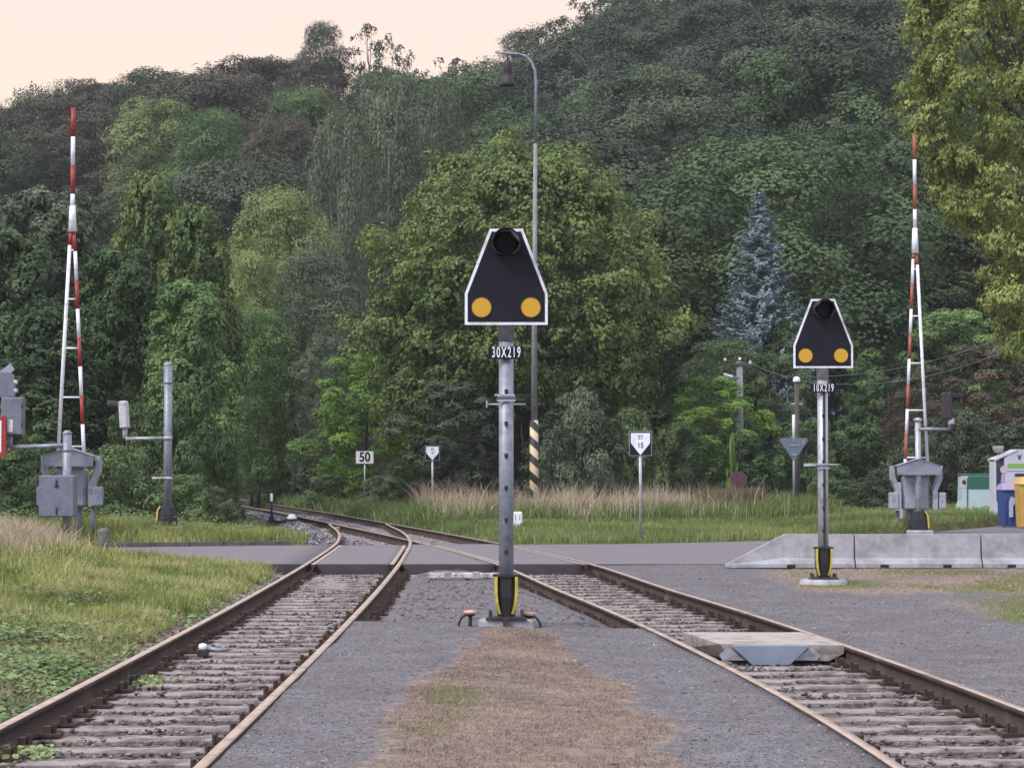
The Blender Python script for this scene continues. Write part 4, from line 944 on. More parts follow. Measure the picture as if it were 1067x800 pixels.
mb = MB(); mb.prism([(-.05, H*.25), (.05, H*.25), (.05, H*.5), (.10, H*.55), (.10, H*.68), (.0, H*.72), (-.05, H*.6)], -.075, -.06); mb.build('sticker', surf('sticker_pale', (.45, .5, .7), (.4, .45, .65)), t)
bin_(1062.5, 1090, 497, 537, 57.6, 'recycling_bin', 'yellow bin with pale yellow lid at the side of the blue bin', surf('bin_yellow', (.55, .36, .07), (.48, .30, .06), 5, .4), surf('lid_yellow', (.66, .46, .16), (.6, .42, .14), 5, .4), 1)

# ------------------------------------------------------------------ points lever with weight
Ys = 58.5; v = P(283, 548, Ys); z = float(G(v.x, Ys)); t = empty('points_lever', (v.x, Ys, z), 'black points lever with small white lantern and round white weight', 'points lever'); k = Ys/FPX
hz = P(0, 513, Ys).z-z
mb = MB(); mb.tube([(0, 0, 0), (0, 0, hz)], .03, 8); mb.box((0, 0, .05), (.25, .5, .12), bev=.02); mb.prism([(-.16, .0), (.14, .0), (.05, .28), (-.04, .28)], -.08, .08); mb.build('stand', M['black_matt'], t)
mb = MB(); mb.box((0, 0, hz-.12), (.09, .09, .24), bev=.01); mb.box((0, 0, hz+.03), (.26, .14, .05), bev=.01); ln = mb.build('lantern', M['black_matt'], t)
mb = MB(); mb.box((.0, -.05, hz-.12), (.065, .006, .20)); mb.build('lantern_face', M['white'], ln)
mb = MB(); mb.tube([(0, -.06, .16), (.22, -.08, .14), (.45, -.1, .22)], .028, 8); mb.tube([(.05, -.05, .1), (.40, -.1, .12)], .02, 8); mb.build('lever', M['black_matt'], t)
mb = MB(); mb.lathe([(0, -.13), (.07, -.115), (.12, -.055), (.135, 0), (.12, .055), (.07, .115), (0, .13)], (.52, -.1, .20), 18); w_ = mb.build('weight', M['white_dirty'], t)
mb = MB(); mb.lathe([(.137, -.03), (.139, 0), (.137, .03)], (.52, -.1, .18), 18); mb.build('black_band', M['black_matt'], w_)
v = P(346, 548, 60); t = empty('point_block', (v.x+.12, 60, -.17), 'yellowish small box at the tip of the points beside the outer rail', 'rail fitting')
mb = MB(); mb.box((0, 0, .08), (.22, .3, .10), bev=.02); mb.tube([(-.1, 0, .06), (-.3, 0, .03)], .02, 6); mb.build('box', surf('ochre', (.35, .27, .1), (.25, .2, .1)), t)
# white headed fitting on the left track
v = P(206, 663, 21.6); t = empty('rail_fitting', (v.x+.05, v.y, -.16), 'small white capped fitting with grey rod against the rail beside the bank', 'rail fitting')
mb = MB(); mb.box((0, 0, .03), (.10, .12, .07), bev=.01); mb.build('base', M['dark_steel'], t)
mb = MB(); mb.lathe([(.036, -.02), (.043, 0), (.035, .025), (0, .035)], (0, -.01, .085), 14); mb.build('cap', M['white'], t)
mb = MB(); mb.tube([(.05, 0, .07), (.14, .0, .05), (.26, .02, .06)], [.022, .02, .012], 8); mb.build('rod', M['blue_steel'], t)
mb = MB(); mb.box((.62, -.25, -.0), (1.0, .05, .035)); mb.build('crossbar', M['sleeper'], t)
# ------------------------------------------------------------------ foliage
def unit(v): return v/np.maximum(np.linalg.norm(v, axis=-1, keepdims=True), 1e-6)
def leaves(name, pos, nrm, L_, tint, mat, parent=None, aspect=.55, hang=.35, seed=0, fold=.12):
    r = np.random.default_rng(seed); n = len(pos); nrm = unit(nrm+r.normal(0, .26, (n, 3)))
    d = r.normal(0, 1, (n, 3)); d[:, 2] -= hang*2; a = unit(d-nrm*np.sum(d*nrm, 1, keepdims=True)); b = np.cross(nrm, a)
    Ls = (L_*r.uniform(.65, 1.3, n))[:, None]; W = Ls*aspect
    V = np.stack([pos-a*Ls*.5, pos+b*W*.5+nrm*Ls*fold-a*Ls*.05, pos+a*Ls*.5, pos-b*W*.5+nrm*Ls*fold-a*Ls*.05], 1).reshape(-1, 3)
    F = np.arange(n*4).reshape(n, 4)
    return mesh_np(name, V, F, mat, parent, attrs={'tint': ('FACE', np.clip(tint, 0, 1))})

def noise3(p, s, seed):
    r = np.random.default_rng(seed); o = 0
    for k in range(6):
        d = unit(r.normal(0, 1, 3))*s*r.uniform(.6, 2.0); o = o+np.sin(p@d+r.uniform(0, 6.28)+np.sin(p@np.roll(d, 1)*.8+k))
    return o/3.2

def lobes(seed, h0, h1, R, nl, shape='round', lr=(.20, .34), irr=.25):
    r = np.random.default_rng(seed); c = []; rad = []
    for i in range(nl):
        t = ((i+.5)/nl); u = r.random()
        if shape == 'round': prof_ = math.sqrt(max(0, 1-(2*t-.86)**2/1.35)) if t > .43 else math.sqrt(max(.05, 1-((.43-t)/.62)**2))
        elif shape == 'tall': prof_ = min(1, .45+1.2*t)*math.sqrt(max(.02, 1-max(0, (t-.35)/.66)**2))
        elif shape == 'cone': prof_ = 1.0*(1-t)**.8+.05
        else: prof_ = math.sqrt(max(.03, 1-t**2))
        a = i*2.39996+r.uniform(-.5, .5); q = r.uniform(.50, .92) if r.random() < .85 else r.uniform(0, .5)
        rr = R*prof_*q*(1+r.uniform(-irr, irr)*.6); L_ = R*r.uniform(*lr)*(.65+.35*prof_)
        c.append((rr*math.cos(a), rr*math.sin(a), h0+(h1-h0)*t-.0)); rad.append(L_)
    c = np.array(c); rad = np.array(rad); c[:, 2] = np.minimum(c[:, 2], h1-rad*.6); c[:, 2] = np.maximum(c[:, 2], h0+rad*.4)
    return c, rad

def crown(name, seed, c, rad, n, L_, mat, parent=None, aspect=.55, flat=.75, gap=-.45, up=.35, tl_=None, hang=.35, strands=0, inner=.12, rl=.32, bump=.22):
    r = np.random.default_rng(seed+100); w = rad**2; li = r.choice(len(c), n, p=w/w.sum())
    d = unit(r.normal(0, 1, (n, 3))); flip = (d[:, 2] < 0) & (r.random(n) < up+.25); d[flip, 2] *= -1
    ctr = c.mean(0); outw = unit((c[li]-ctr)*np.array([1, 1, .6])+1e-4)
    bad = (np.sum(d*outw, 1) < -.2) & (r.random(n) < .7); d[bad] = unit(d[bad]+outw[bad]*1.2)
    rr = rad[li]*np.where(r.random(n) < inner, r.uniform(.2, .8, n), 1+r.normal(0, .10, n))
    # ragged clump surface
    p0 = c[li]+d*rad[li][:, None]; bumps = noise3(p0, 5.0/np.mean(rad)*.9, seed+5); rr = rr*(1+bump*bumps)
    pos = c[li]+d*rr[:, None]*np.array([1, 1, flat])
    keep = noise3(pos, 4.2/np.mean(rad), seed+9) > gap; pos, d, li = pos[keep], d[keep], li[keep]
    if strands:
        k = len(pos); drop = r.random(k)**1.5*strands*np.mean(rad); sel = r.random(k) < .75
        ang = np.round(pos[:, :2]/.28)*.28; pos[sel, :2] = ang[sel]+r.normal(0, .045, (sel.sum(), 2)); pos[sel, 2] -= drop[sel]
    lt = r.uniform(0, 1, len(c)) if tl_ is None else tl_
    tint = .14+.46*lt[li]+rl*r.random(len(pos))+.10*noise3(pos, 2.2/np.mean(rad), seed+3)
    nrm = unit(d+np.array([0, 0, .35]))
    return leaves(name, pos, nrm, L_, tint, mat, parent, aspect, hang, seed)

def trunk(parent, seed, H, r0, c, rad, mat, nlimb=7, split=.35, name='trunk', lean=0.0):
    r = np.random.default_rng(seed+55); mb = MB(); top = Vector((lean*H, 0, H*.82)); pts = []
    for q in np.linspace(0, 1, 7): pts.append((lean*H*q+r.normal(0, .012*H)*(q > 0)*.6, r.normal(0, .012*H)*(q > 0)*.6, -.3+(H*.82+.3)*q))
    mb.tube(pts, [r0*(1.25 if i == 0 else 1)*(1-.8*i/6) for i in range(7)], 8)
    idx = r.permutation(len(c))[:nlimb]
    for i in idx:
        e_ = c[i]; s = max(.15*H, min(e_[2]-.28*H*r.uniform(.5, 1), H*.75)); q = s/(H*.82); a = Vector((lean*H*q, 0, s)); b = Vector(e_); m = a.lerp(b, .5)+Vector((0, 0, -.05*H))
        mb.tube([a, m, b], [r0*.42*(1-.5*q), r0*.25, r0*.08], 6)
    return mb.build(name, mat, parent)

def park(o):  # prototypes are reused by moving, the first copy is the prototype itself
    return o
class Proto:
    def __init__(s, seed, H, R, h0, nl, n, L_, shape='round', **k):
        s.H, s.R = H, R; s.used = False
        c, rad = lobes(seed, h0, H, R, nl, shape, k.pop('lr', (.20, .34)))
        s.root = empty('tree'); tm = k.pop('trunk_mat', M['bark']); r0 = k.pop('r0', .22); nlimb = k.pop('nlimb', 7)
        s.cr = crown('crown', seed, c, rad, n, L_, LF['green'], s.root, **k)
        s.tk = trunk(s.root, seed, H, r0, c, rad, tm, nlimb)
        s.cr.material_slots[0].link = 'OBJECT'
        co = np.zeros(len(s.cr.data.vertices)*3, np.float32); s.cr.data.vertices.foreach_get('co', co); co = co.reshape(-1, 3)
        s.top = np.percentile(co[:, 2], 99.7); s.hw = (np.percentile(co[:, 0], 99.3)-np.percentile(co[:, 0], .7))/2
    def place(s, name, x, y, z, height, width, mat, label, cat='tree', group=None, rz=0.0, tm=None):
        if not s.used: root, cr, tk = s.root, s.cr, s.tk; s.used = True
        else:
            root = s.root.copy(); COL.objects.link(root); cr = s.cr.copy(); COL.objects.link(cr); cr.parent = root; tk = s.tk.copy(); COL.objects.link(tk); tk.parent = root
        root.name = name; cr.name = 'crown' if name.endswith('tree') or 'birch' in name else 'foliage'
        for q in list(root.keys()): del root[q]
        tag(root, label, cat, group)
        root.location = (x, y, z); root.rotation_euler = (0, 0, rz); k = width/2/s.hw; root.scale = (k, k, height/s.top)
        cr.material_slots[0].link = 'OBJECT'; cr.material_slots[0].material = LF[mat]
        if tm: tk.material_slots[0].link = 'OBJECT'; tk.material_slots[0].material = tm
        return root

PR = [Proto(11+i, 12.5, 5.0, 1.8, 26, 50000, .175, ['round', 'round', 'round', 'tall', 'round', 'round'][i], lr=[(.28, .46), (.26, .42), (.30, .50), (.28, .46), (.24, .42), (.30, .48)][i], gap=-.62, hang=.05, aspect=.7, flat=.85, bump=.15, inner=.05, rl=.2) for i in range(6)]
PT = [Proto(71+i, 18, 3.9, 2.0, 64, 60000, .165, 'round', lr=(.32, .56), gap=-.55, hang=.05, aspect=.7, flat=.9, inner=.05, rl=.2, bump=.18) for i in range(2)]
PTN = [Proto(75+i, 18, 3.9, 1.6, 80, 38000, .36, 'round', lr=(.26, .48), gap=-.45, hang=.15, aspect=.6, flat=.8, inner=.06, rl=.3, bump=.28) for i in range(2)]
PSP = Proto(31, 12, 3.2, 5.0, 26, 4200, .24, 'tall', gap=-.2, lr=(.16, .26), nlimb=16, r0=.16)            # sparse skyline tree
PB = [Proto(41+i, 15, 3.6, 4.0, 44, 26000, .20, 'tall', strands=2.6, gap=-.25, lr=(.16, .26), trunk_mat=M['bark_pale'], r0=.16, aspect=.42, hang=1.2) for i in range(2)]
PS = [Proto(51+i, 3.0, 1.9, .15, 30, 15000, .11, 'dome', lr=(.18, .32), gap=-.5, r0=.05, inner=.2) for i in range(3)]   # shrubs
PN = [Proto(61+i, 9.0, 3.2, 1.0, 54, 46000, .14, ['round', 'round', 'tall'][i], lr=(.15, .27), gap=-.45, hang=.1, aspect=.65, flat=.7, r0=.14, inner=.15) for i in range(3)]   # nearer trees

def put(name, proto, px, top, wpx, Y, mat, label, cat='tree', rz=None, tm=None, base=None, group=None, hmin=1.0):
    v = P(px, top, Y); z = float(G(v.x, Y)) if base is None else base; h = max(hmin, v.z-z)
    if (proto in PR or proto in PN) and h/(wpx/FPX*Y) > 1.65: proto = (PT if Y > 80 else PTN)[int(px) % 2]
    return proto.place(name, v.x, Y, z-.05, h, wpx/FPX*Y, mat, label, cat, group, random.uniform(0, 6.28) if rz is None else rz, tm)

T = 'deciduous_tree'
# --- hillside trees one can tell apart
hill = [
 (T, PR[0], 42, 96, 120, 205, 'dark', 'dark rounded tree at the low end of the skyline beyond the bank'),
 (T, PR[2], 105, 86, 120, 200, 'brown', 'brownish tree on the skyline behind the tip of the bank boom'),
 (T, PR[4], 170, 74, 150, 196, 'dark', 'wide dark tree forming the first hump of the skyline past the boom tip'),
 (T, PR[1], 262, 58, 120, 202, 'brown', 'brown green broad crown on the skyline before the tall dark knob'),
 (T, PR[3], 338, 24, 62, 205, 'dark', 'tall dark knob of a tree standing up from the skyline beside the see-through trees'),
 ('sparse_tree', PSP, 385, 26, 62, 206, 'dark', 'thin see-through tree on the skyline next to the tall dark knob'),
 ('sparse_tree', PSP, 413, 46, 44, 207, 'brown', 'smaller see-through tree with ragged top in the dip of the skyline'),
 ('sparse_tree', PSP, 468, 60, 66, 206, 'brown', 'thin ragged tree in the lowest part of the skyline before the lamp head'),
 (T, PR[5], 545, 32, 84, 204, 'dark', 'dark tree on the skyline behind the lamp head'),
 ('sparse_tree', PSP, 622, -6, 76, 208, 'dark', 'open-crowned tree at the top of the skyline, sky showing through its branches'),
 (T, PR[0], 165, 104, 120, 172, 'light', 'pale green broad tree high on the hill, the palest crown above the bank'),
 (T, PR[2], 226, 116, 110, 165, 'fresh', 'fresh green round tree touching the pale broad one on the hill'),
 (T, PR[4], 318, 94, 100, 175, 'fresh', 'mid green tree below the skyline next to the weeping birches'),
 (T, PR[1], 296, 122, 100, 158, 'brown', 'dark brown tree between the fresh green round tree and the weeping birches'),
 (T, PR[5], 255, 178, 90, 150, 'dark', 'dark tree in the hollow under the fresh green round tree'),
 (T, PR[3], 640, 62, 130, 188, 'olive', 'olive green tree high on the slope behind the lamp arm'),
 (T, PR[0], 585, 92, 110, 178, 'olive', 'olive crown on the hill between lamp bell and round maple'),
 (T, PR[1], 690, 60, 120, 176, 'brown', 'dark brown tree over bare pale trunks on the steep slope'),
 (T, PR[2], 790, 22, 190, 150, 'darkblue', 'huge dark blue green crown high on the steep slope, the largest on that hill'),
 (T, PR[4], 905, -20, 170, 160, 'dark', 'dark crown at the top of the slope touching the large yellow green tree'),
 (T, PR[5], 735, 108, 120, 138, 'darkblue', 'dark blue green tree below the huge crown, at the side of the bare trunks'),
 (T, PR[3], 868, 120, 150, 128, 'dark', 'dark green rounded tree in the middle of the slope over the blue spruce'),
 (T, PR[0], 745, 150, 110, 122, 'green', 'green tree in the middle of the slope between maple and spruce'),
 (T, PR[1], 655, 160, 75, 116, 'grey', 'small grey green tree peering over the shoulder of the round maple'),
 (T, PR[2], 850, 212, 130, 108, 'green', 'mid green tree with layered crown right behind the blue spruce'),
 (T, PR[4], 915, 190, 120, 112, 'darkblue', 'dusky blue green tree next to the raised far boom'),
]
for i, (nm, pr, px, top, w, Y, mat, lab) in enumerate(hill): put(nm, pr, px, top, w, Y, mat, lab)
# bare pale trunks on the steep slope
for i, (px, y0, y1, dx) in enumerate(((648, 72, 160, 12), (662, 96, 165, 3), (640, 100, 150, 6))):
    a, b = P(px, y0, 166), P(px+dx, y1, 166); t = empty('bare_trunk', (b.x, 166, b.z-3), 'bare pale trunk leaning on the dark steep slope above the round maple', 'tree trunk', 'bare pale trunks on the steep slope')
    mb = MB(); d = a-b; mb.tube([(0, 0, 0), (d.x*.3, 0, 3), (d.x*.7, -.1, 3+d.z*.6), (d.x, 0, 3+d.z)], [.17, .15, .12, .06], 7); mb.tube([(d.x*.7, -.1, 3+d.z*.6), (d.x*.7+.7, 0, 3+d.z*.95)], [.08, .04], 6); mb.build('trunk', M['bark_pale'], t)

# --- filler wood
regs = {
 0: ('tree of the closed wood just under the skyline beyond birches and bank', 'trees of the high wood beyond the birches', ['brown', 'dark', 'green', 'olive', 'dark']),
 1: ('tree of the closed wood low on the hill behind bank and curving track', 'trees of the low wood behind the bank', ['dark', 'green', 'olive', 'dark', 'grey']),
 2: ('dark tree of the closed wood high on the steep slope above the spruce', 'trees of the high wood above the spruce', ['dark', 'darkblue', 'dark', 'green']),
 3: ('tree of the closed wood low on the steep slope behind maple and spruce', 'trees of the low wood behind the spruce', ['green', 'darkblue', 'dark', 'olive', 'dark'])}
rr_ = np.random.default_rng(77)
for j, Y in enumerate(np.arange(100, 228, 12.5)):
    xw = .2225*Y+5; st = 10.0
    for i, x in enumerate(np.arange(-xw+(j % 2)*st/2, xw, st)):
        x2 = x+rr_.uniform(-2.2, 2.2); y2 = Y+rr_.uniform(-4, 4); y0 = 88+40*float(ss(2, 12, -x2))
        if y2 < y0+3: continue
        if y2 < 130 and abs(x2-float(Rc(y2))) < 7: continue
        z = float(G(x2, y2)); h = rr_.uniform(10, 16.5)*(1 if Y < 200 else .92)
        if y2 < 140: h *= .85
        sky_y = np.interp(533+x2/y2*FPX, [0, 60, 130, 200, 250, 330, 360, 450, 520, 560, 600, 680, 1100], [112, 96, 80, 78, 66, 56, 62, 76, 56, 44, 26, -25, -60])+3
        h = min(h, (481-sky_y)*y2/FPX+1.65-z)
        if h < 4.5: continue
        px = 533+x2/y2*FPX; py = 481-(z+h-1.65)/y2*FPX
        k = (0 if py < 150 else 1) if px < 500 else (2 if py < 150 else 3)
        lab, grp, ms = regs[k]
        PR[rr_.integers(0, 6)].place(T, x2, y2, z-.1, h, rr_.uniform(10.5, 14.5), ms[rr_.integers(0, len(ms))], lab, 'tree', grp, rr_.uniform(0, 6.28))
# shaded wood edge behind the curving track: trunks show
for i, (px, top, w, Y, m_) in enumerate(((218, 330, 70, 122, 'dark'), (262, 300, 80, 130, 'dark'), (305, 330, 80, 112, 'dark'), (345, 360, 70, 104, 'dark'), (240, 380, 60, 138, 'dark'), (285, 400, 60, 126, 'dark'))):
    put(T, PR[1 if i % 2 else 3], px, top, w, Y, m_, 'dark tree with pale trunk at the shaded wood edge where the track disappears', rz=i, tm=M['bark_pale'], base=-.2, group='trees at the shaded wood edge')

# --- middle distance
put('weeping_birch', PB[0], 405, 72, 118, 113, 'grey', 'tall grey green weeping birch, the biggest of the hanging crowns, behind the round maple')
put('weeping_birch', PB[1], 352, 118, 84, 109, 'grey', 'weeping birch right behind the yellow green feathery tree, lower than the others')
put('weeping_birch', PB[0], 455, 84, 80, 118, 'grey', 'weeping birch nearest to the street lamp, rising over the round maple', rz=2)
put('yellow_green_tree', PR[2], 292, 198, 118, 98, 'light', 'yellow green feathery tree rising over the curving track, before the weeping birches')
put('yellow_green_tree', PR[0], 262, 262, 78, 95, 'light', 'smaller yellow green tree at the foot of the feathery one')
put(T, PR[4], 330, 262, 110, 94, 'grey', 'grey green tree low between feathery yellow green tree and maple')
put(T, PR[5], 268, 322, 100, 92, 'fresh', 'green tree above the points lever with dark undergrowth beneath')
put(T, PR[3], 345, 350, 80, 90, 'grey', 'small grey green tree behind the bright shrub over the number 50 sign')
put('bright_shrub', PN[1], 382, 368, 116, 84, 'bright', 'bright green bushy young tree standing behind the number 50 sign', 'shrub')
# the blue spruce
def spruce(px, top, wpx, Y, label):
    v = P(px, top, Y); z = float(G(v.x, Y)); H = v.z-z; t = empty('blue_spruce', (v.x, Y, z), label, 'spruce tree'); r = np.random.default_rng(5); R = wpx/FPX*Y/2
    pos = []; nr = []; tt = []; mb = MB(); mb.tube([(0, 0, -.2), (0, 0, H*.97)], [.17, .03], 8)
    h = .12*H
    while h < H*.985:
        q = h/H; L0 = R*(1-q)*1.05+.10; nb_ = int(9+8*(1-q))
        for b in range(nb_):
            a = r.uniform(0, 6.28); L_ = L0*r.uniform(.7, 1.08); n = int(46*L_/R*1.5)+14; s = r.random(n)**.75; droop = -.12*L_+.16*L_*s**2
            side = r.normal(0, .16, n)*(.35+s)*(1.1-s)*1.2; d = np.array([math.cos(a), math.sin(a)]); pr_ = np.array([-d[1], d[0]])
            p = np.empty((n, 3)); p[:, :2] = d*(s*L_)[:, None]+pr_*side[:, None]; p[:, 2] = h+droop*s*1.6-.03*np.abs(side)+r.normal(0, .03, n)
            pos.append(p); nr.append(np.tile([d[0]*.5, d[1]*.5, 1.], (n, 1))); tt.append(.15+.3*r.random()+.55*r.random(n))
            if b % 3 == 0: mb.tube([(0, 0, h), (d[0]*L_*.8, d[1]*L_*.8, h-.1*L_)], [.03, .01], 4)
        h += .17*(1-.45*q)+.03
    leaves('foliage', np.vstack(pos), np.vstack(nr), .17, np.concatenate(tt), LF['spruce'], t, .30, .3, 3, .05); mb.build('trunk', M['bark'], t)
spruce(791, 196, 225, 90, 'blue grey spruce with pointed top behind the second signal')
# big round maple: own crown
def maple():
    Y = 78.0; k = Y/FPX; v = P(540, 500, Y); t = empty('round_maple', (v.x, Y, 0.0), 'large round maple with yellowing leaf clusters right behind the near signal', 'maple tree')
    r = np.random.default_rng(9); c = []; rad = []; tl_ = []
    zc = P(0, 345, Y).z; 
    for i in range(430):
        d = unit(r.normal(0, 1, 3)); 
        if d[2] < -.75: d[2] *= -1
        rx, rz_, ry = 4.75, (P(0, 150, Y).z-zc), 4.6
        if d[2] < 0: rz_ = 4.3
        q = r.uniform(.80, .97); p = np.array([d[0]*rx*q, d[1]*ry*q, zc+d[2]*rz_*q])
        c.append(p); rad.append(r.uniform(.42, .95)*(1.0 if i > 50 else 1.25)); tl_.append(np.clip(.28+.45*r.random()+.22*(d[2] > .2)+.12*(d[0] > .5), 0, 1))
    for px, py, n, s in ((395, 335, 9, .8), (690, 340, 10, .8), (680, 300, 6, .6), (375, 350, 6, .5), (706, 345, 5, .4), (470, 170, 6, .5), (590, 165, 5, .5), (640, 200, 5, .5), (415, 420, 8, .9), (655, 420, 8, .9), (455, 440, 8, 1.), (610, 440, 8, 1.), (395, 260, 6, .5), (670, 240, 5, .5), (530, 152, 4, .4)):
        for j in range(n):
            p = P(px, py, Y); c.append((p.x-v.x+r.normal(0, s*.5), r.normal(0, 1.3), p.z+r.normal(0, s*.5))); rad.append(r.uniform(.35, .62)); tl_.append(r.uniform(.4, 1))
    for i in range(60):
        d = unit(r.normal(0, 1, 3)); c.append((d[0]*3, d[1]*2.8, zc+d[2]*3)); rad.append(1.0); tl_.append(.3)
    c = np.array(c); rad = np.array(rad)
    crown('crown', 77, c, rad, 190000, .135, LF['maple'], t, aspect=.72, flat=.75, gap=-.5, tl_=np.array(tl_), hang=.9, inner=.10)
    trunk(t, 9, 9.5, .30, c, rad, M['bark'], 14)
maple()
# big tree at the side of the far boom
def right_tree():
    Y = 58.0; v = P(1120, 520, Y); t = empty('chestnut_tree', (v.x, Y, float(G(v.x, Y))), 'large yellow green tree with drooping leaf fans, filling the upper corner', 'chestnut tree'); k = Y/FPX
    r = np.random.default_rng(19); c = []; rad = []; tl_ = []; zb = t.location.z
    edge = [(-60, 962), (0, 952), (60, 946), (110, 942), (165, 968), (215, 985), (235, 1000), (262, 1018), (300, 1030), (345, 1040), (372, 1062)]
    ey, ex = zip(*edge)
    for i in range(620):
        py = r.uniform(-140, 372); xl = np.interp(py, ey, ex)+12; px = xl+r.random()**1.3*(1290-xl)
        if px > 1067 and py > 330 and r.random() < .5: continue
        dep = r.uniform(-1, 1)*min(4.0, .3+(px-xl)*k*.75)
        p = P(px, py, Y+dep); c.append((p.x-v.x, dep, p.z-zb)); rad.append(r.uniform(.36, .74)); tl_.append(r.uniform(.3, 1))
    c = np.array(c); rad = np.array(rad); crown('crown', 88, c, rad, 190000, .125, LF['maple_yellow'], t, aspect=.45, flat=.55, gap=-.1, tl_=np.array(tl_), hang=.9, inner=.05)
    trunk(t, 19, 12, .34, c, rad, M['bark'], 18)
right_tree()

# --- left bank mass
NM = [
 ('leafy_tree', PN[0], 48, 196, 150, 72, 'grey', 'grey green leafy tree behind the raised boom on the bank'),
 ('leafy_tree', PN[1], 10, 240, 120, 66, 'green', 'dark leafed tree at the outer edge of the bank, behind the framed red sign'),
 ('leafy_tree', PN[2], 160, 182, 96, 68, 'maple', 'narrow tree with yellow tipped shoots rising highest behind the tall black booted post'),
 ('leafy_tree', PN[0], 208, 214, 92, 66, 'maple', 'tree with orange tipped shoots just past the narrow yellow tipped one'),
 ('leafy_tree', PN[1], 122, 258, 110, 63, 'shrub', 'green leafy tree between the raised boom and the tall black booted post'),
 ('leafy_tree', PN[2], 196, 292, 104, 61, 'fresh', 'green leafy tree behind the top of the tall black booted post'),
 ('leafy_tree', PN[1], 50, 320, 120, 60, 'green', 'low leafy tree behind the grey barrier carrier on the bank'),
 ('shrub', PS[0], 205, 402, 84, 57.5, 'shrub', 'upright light shrub right beside the tall black booted post'),
 ('shrub', PS[1], 228, 452, 56, 59, 'shrub', 'shrub at the track side edge of the bank vegetation'),
 ('shrub', PS[2], 140, 420, 100, 57, 'shrub', 'shrub under the white backed lamp'),
 ('shrub', PS[1], 118, 462, 110, 54.5, 'shrub', 'low spreading shrub behind the stone bollard'),
 ('shrub', PS[0], 22, 462, 110, 52, 'shrub', 'shrub behind the framed red sign, at the outer edge of the bank'),
 ('shrub', PS[2], 190, 492, 90, 55, 'shrub', 'low dusky shrub at the foot of the tall black booted post'),
 ('shrub', PS[0], 222, 505, 60, 56.5, 'grey', 'small grey green shrub next to the points lever gravel'),
]
for nm, pr, px, top, w, Y, mat, lab in NM: put(nm, pr, px, top, w, Y, mat, lab, 'shrub' if nm == 'shrub' else 'tree')
# --- shrubs beyond the meadow
SH = [
 ('shrub', PS[0], 345, 492, 60, 82, 'shrub', 'bramble shrub between the rails and the number 50 sign'),
 ('shrub', PS[1], 398, 494, 60, 78, 'grey', 'grey leafed bramble in front of the number 50 sign'),
 ('shrub', PS[2], 437, 500, 42, 75, 'red', 'dark red leafed bush at the end of the dry grass'),
 ('shrub', PN[2], 470, 396, 120, 73, 'dark', 'dark understory bush beneath the round maple, on its birch side'),
 ('shrub', PN[0], 545, 410, 110, 74, 'dark', 'dark understory bush beneath the round maple, behind the banded lamp foot'),
 ('shrub', PS[0], 606, 404, 96, 71, 'grey', 'grey green tall shrub at the foot of the round maple, past the lamp foot'),
 ('shrub', PS[2], 655, 424, 84, 72, 'shrub', 'green shrub behind the ZT 15 sign'),
 ('shrub', PS[1], 575, 446, 70, 70.5, 'grey', 'lower grey green shrub behind the thin yellow marker'),
 (T, PN[1], 757, 352, 104, 86, 'green', 'green young tree at the foot of the spruce above the crossarm pole'),
 (T, PN[0], 806, 368, 96, 85, 'shrub', 'green young tree hiding the spruce foot beside the slim dark pole'),
 ('bright_shrub', PN[2], 742, 392, 116, 77, 'bright', 'bright green feathery young tree below the pole with the crossarm'),
 ('shrub', PS[1], 710, 440, 80, 74.5, 'green', 'green shrub between the ZT 15 sign and the bright feathery young tree'),
 ('shrub', PS[0], 775, 452, 84, 74, 'green', 'green shrub behind the octagonal sign'),
 (T, PN[1], 812, 330, 96, 90, 'green', 'green young tree under the blue spruce, beside the second signal board'),
 (T, PN[0], 872, 344, 110, 92, 'fresh', 'green round young tree behind the second signal board'),
 (T, PN[2], 925, 392, 84, 86, 'green', 'green young tree between the second signal and the far barrier machine'),
 (T, PN[1], 1000, 322, 120, 92, 'fresh', 'light mid green tree behind the far boom struts, above the brown vines'),
 ('shrub', PS[2], 842, 436, 96, 75, 'shrub', 'tall shrub behind the grey triangular sign back'),
 ('shrub', PS[0], 898, 440, 96, 76, 'shrub', 'tall shrub just past the second signal post towards the far machine'),
 ('shrub', PS[1], 872, 500, 90, 71, 'shrub', 'low shrub over the grass behind the second signal post'),
 ('shrub', PS[2], 930, 486, 90, 69, 'dark', 'low dark shrub behind the far barrier machine'),
 ('vine_thicket', PN[0], 1020, 360, 150, 83, 'vine', 'brown withered vine thicket hanging over the dark hedge'),
 ('vine_thicket', PN[1], 950, 404, 70, 81, 'vine', 'smaller brown vine thicket behind the far barrier machine'),
 ('hedge_shrub', PS[1], 1000, 424, 110, 76, 'dark', 'dark hedge bush behind the low green banded container'),
 ('hedge_shrub', PS[0], 1058, 440, 100, 74, 'dark', 'dark hedge bush behind the tall white container'),
 ('hedge_shrub', PS[2], 958, 452, 80, 75, 'dark', 'dark hedge bush between far machine and low green banded container'),
 ('climber', PS[0], 763, 450, 12, 73, 'bright', 'narrow pale green climber spire above the octagonal sign'),
]
for nm, pr, px, top, w, Y, mat, lab in SH: put(nm, pr, px, top, w, Y, mat, lab, 'shrub' if 'tree' not in nm else 'tree')

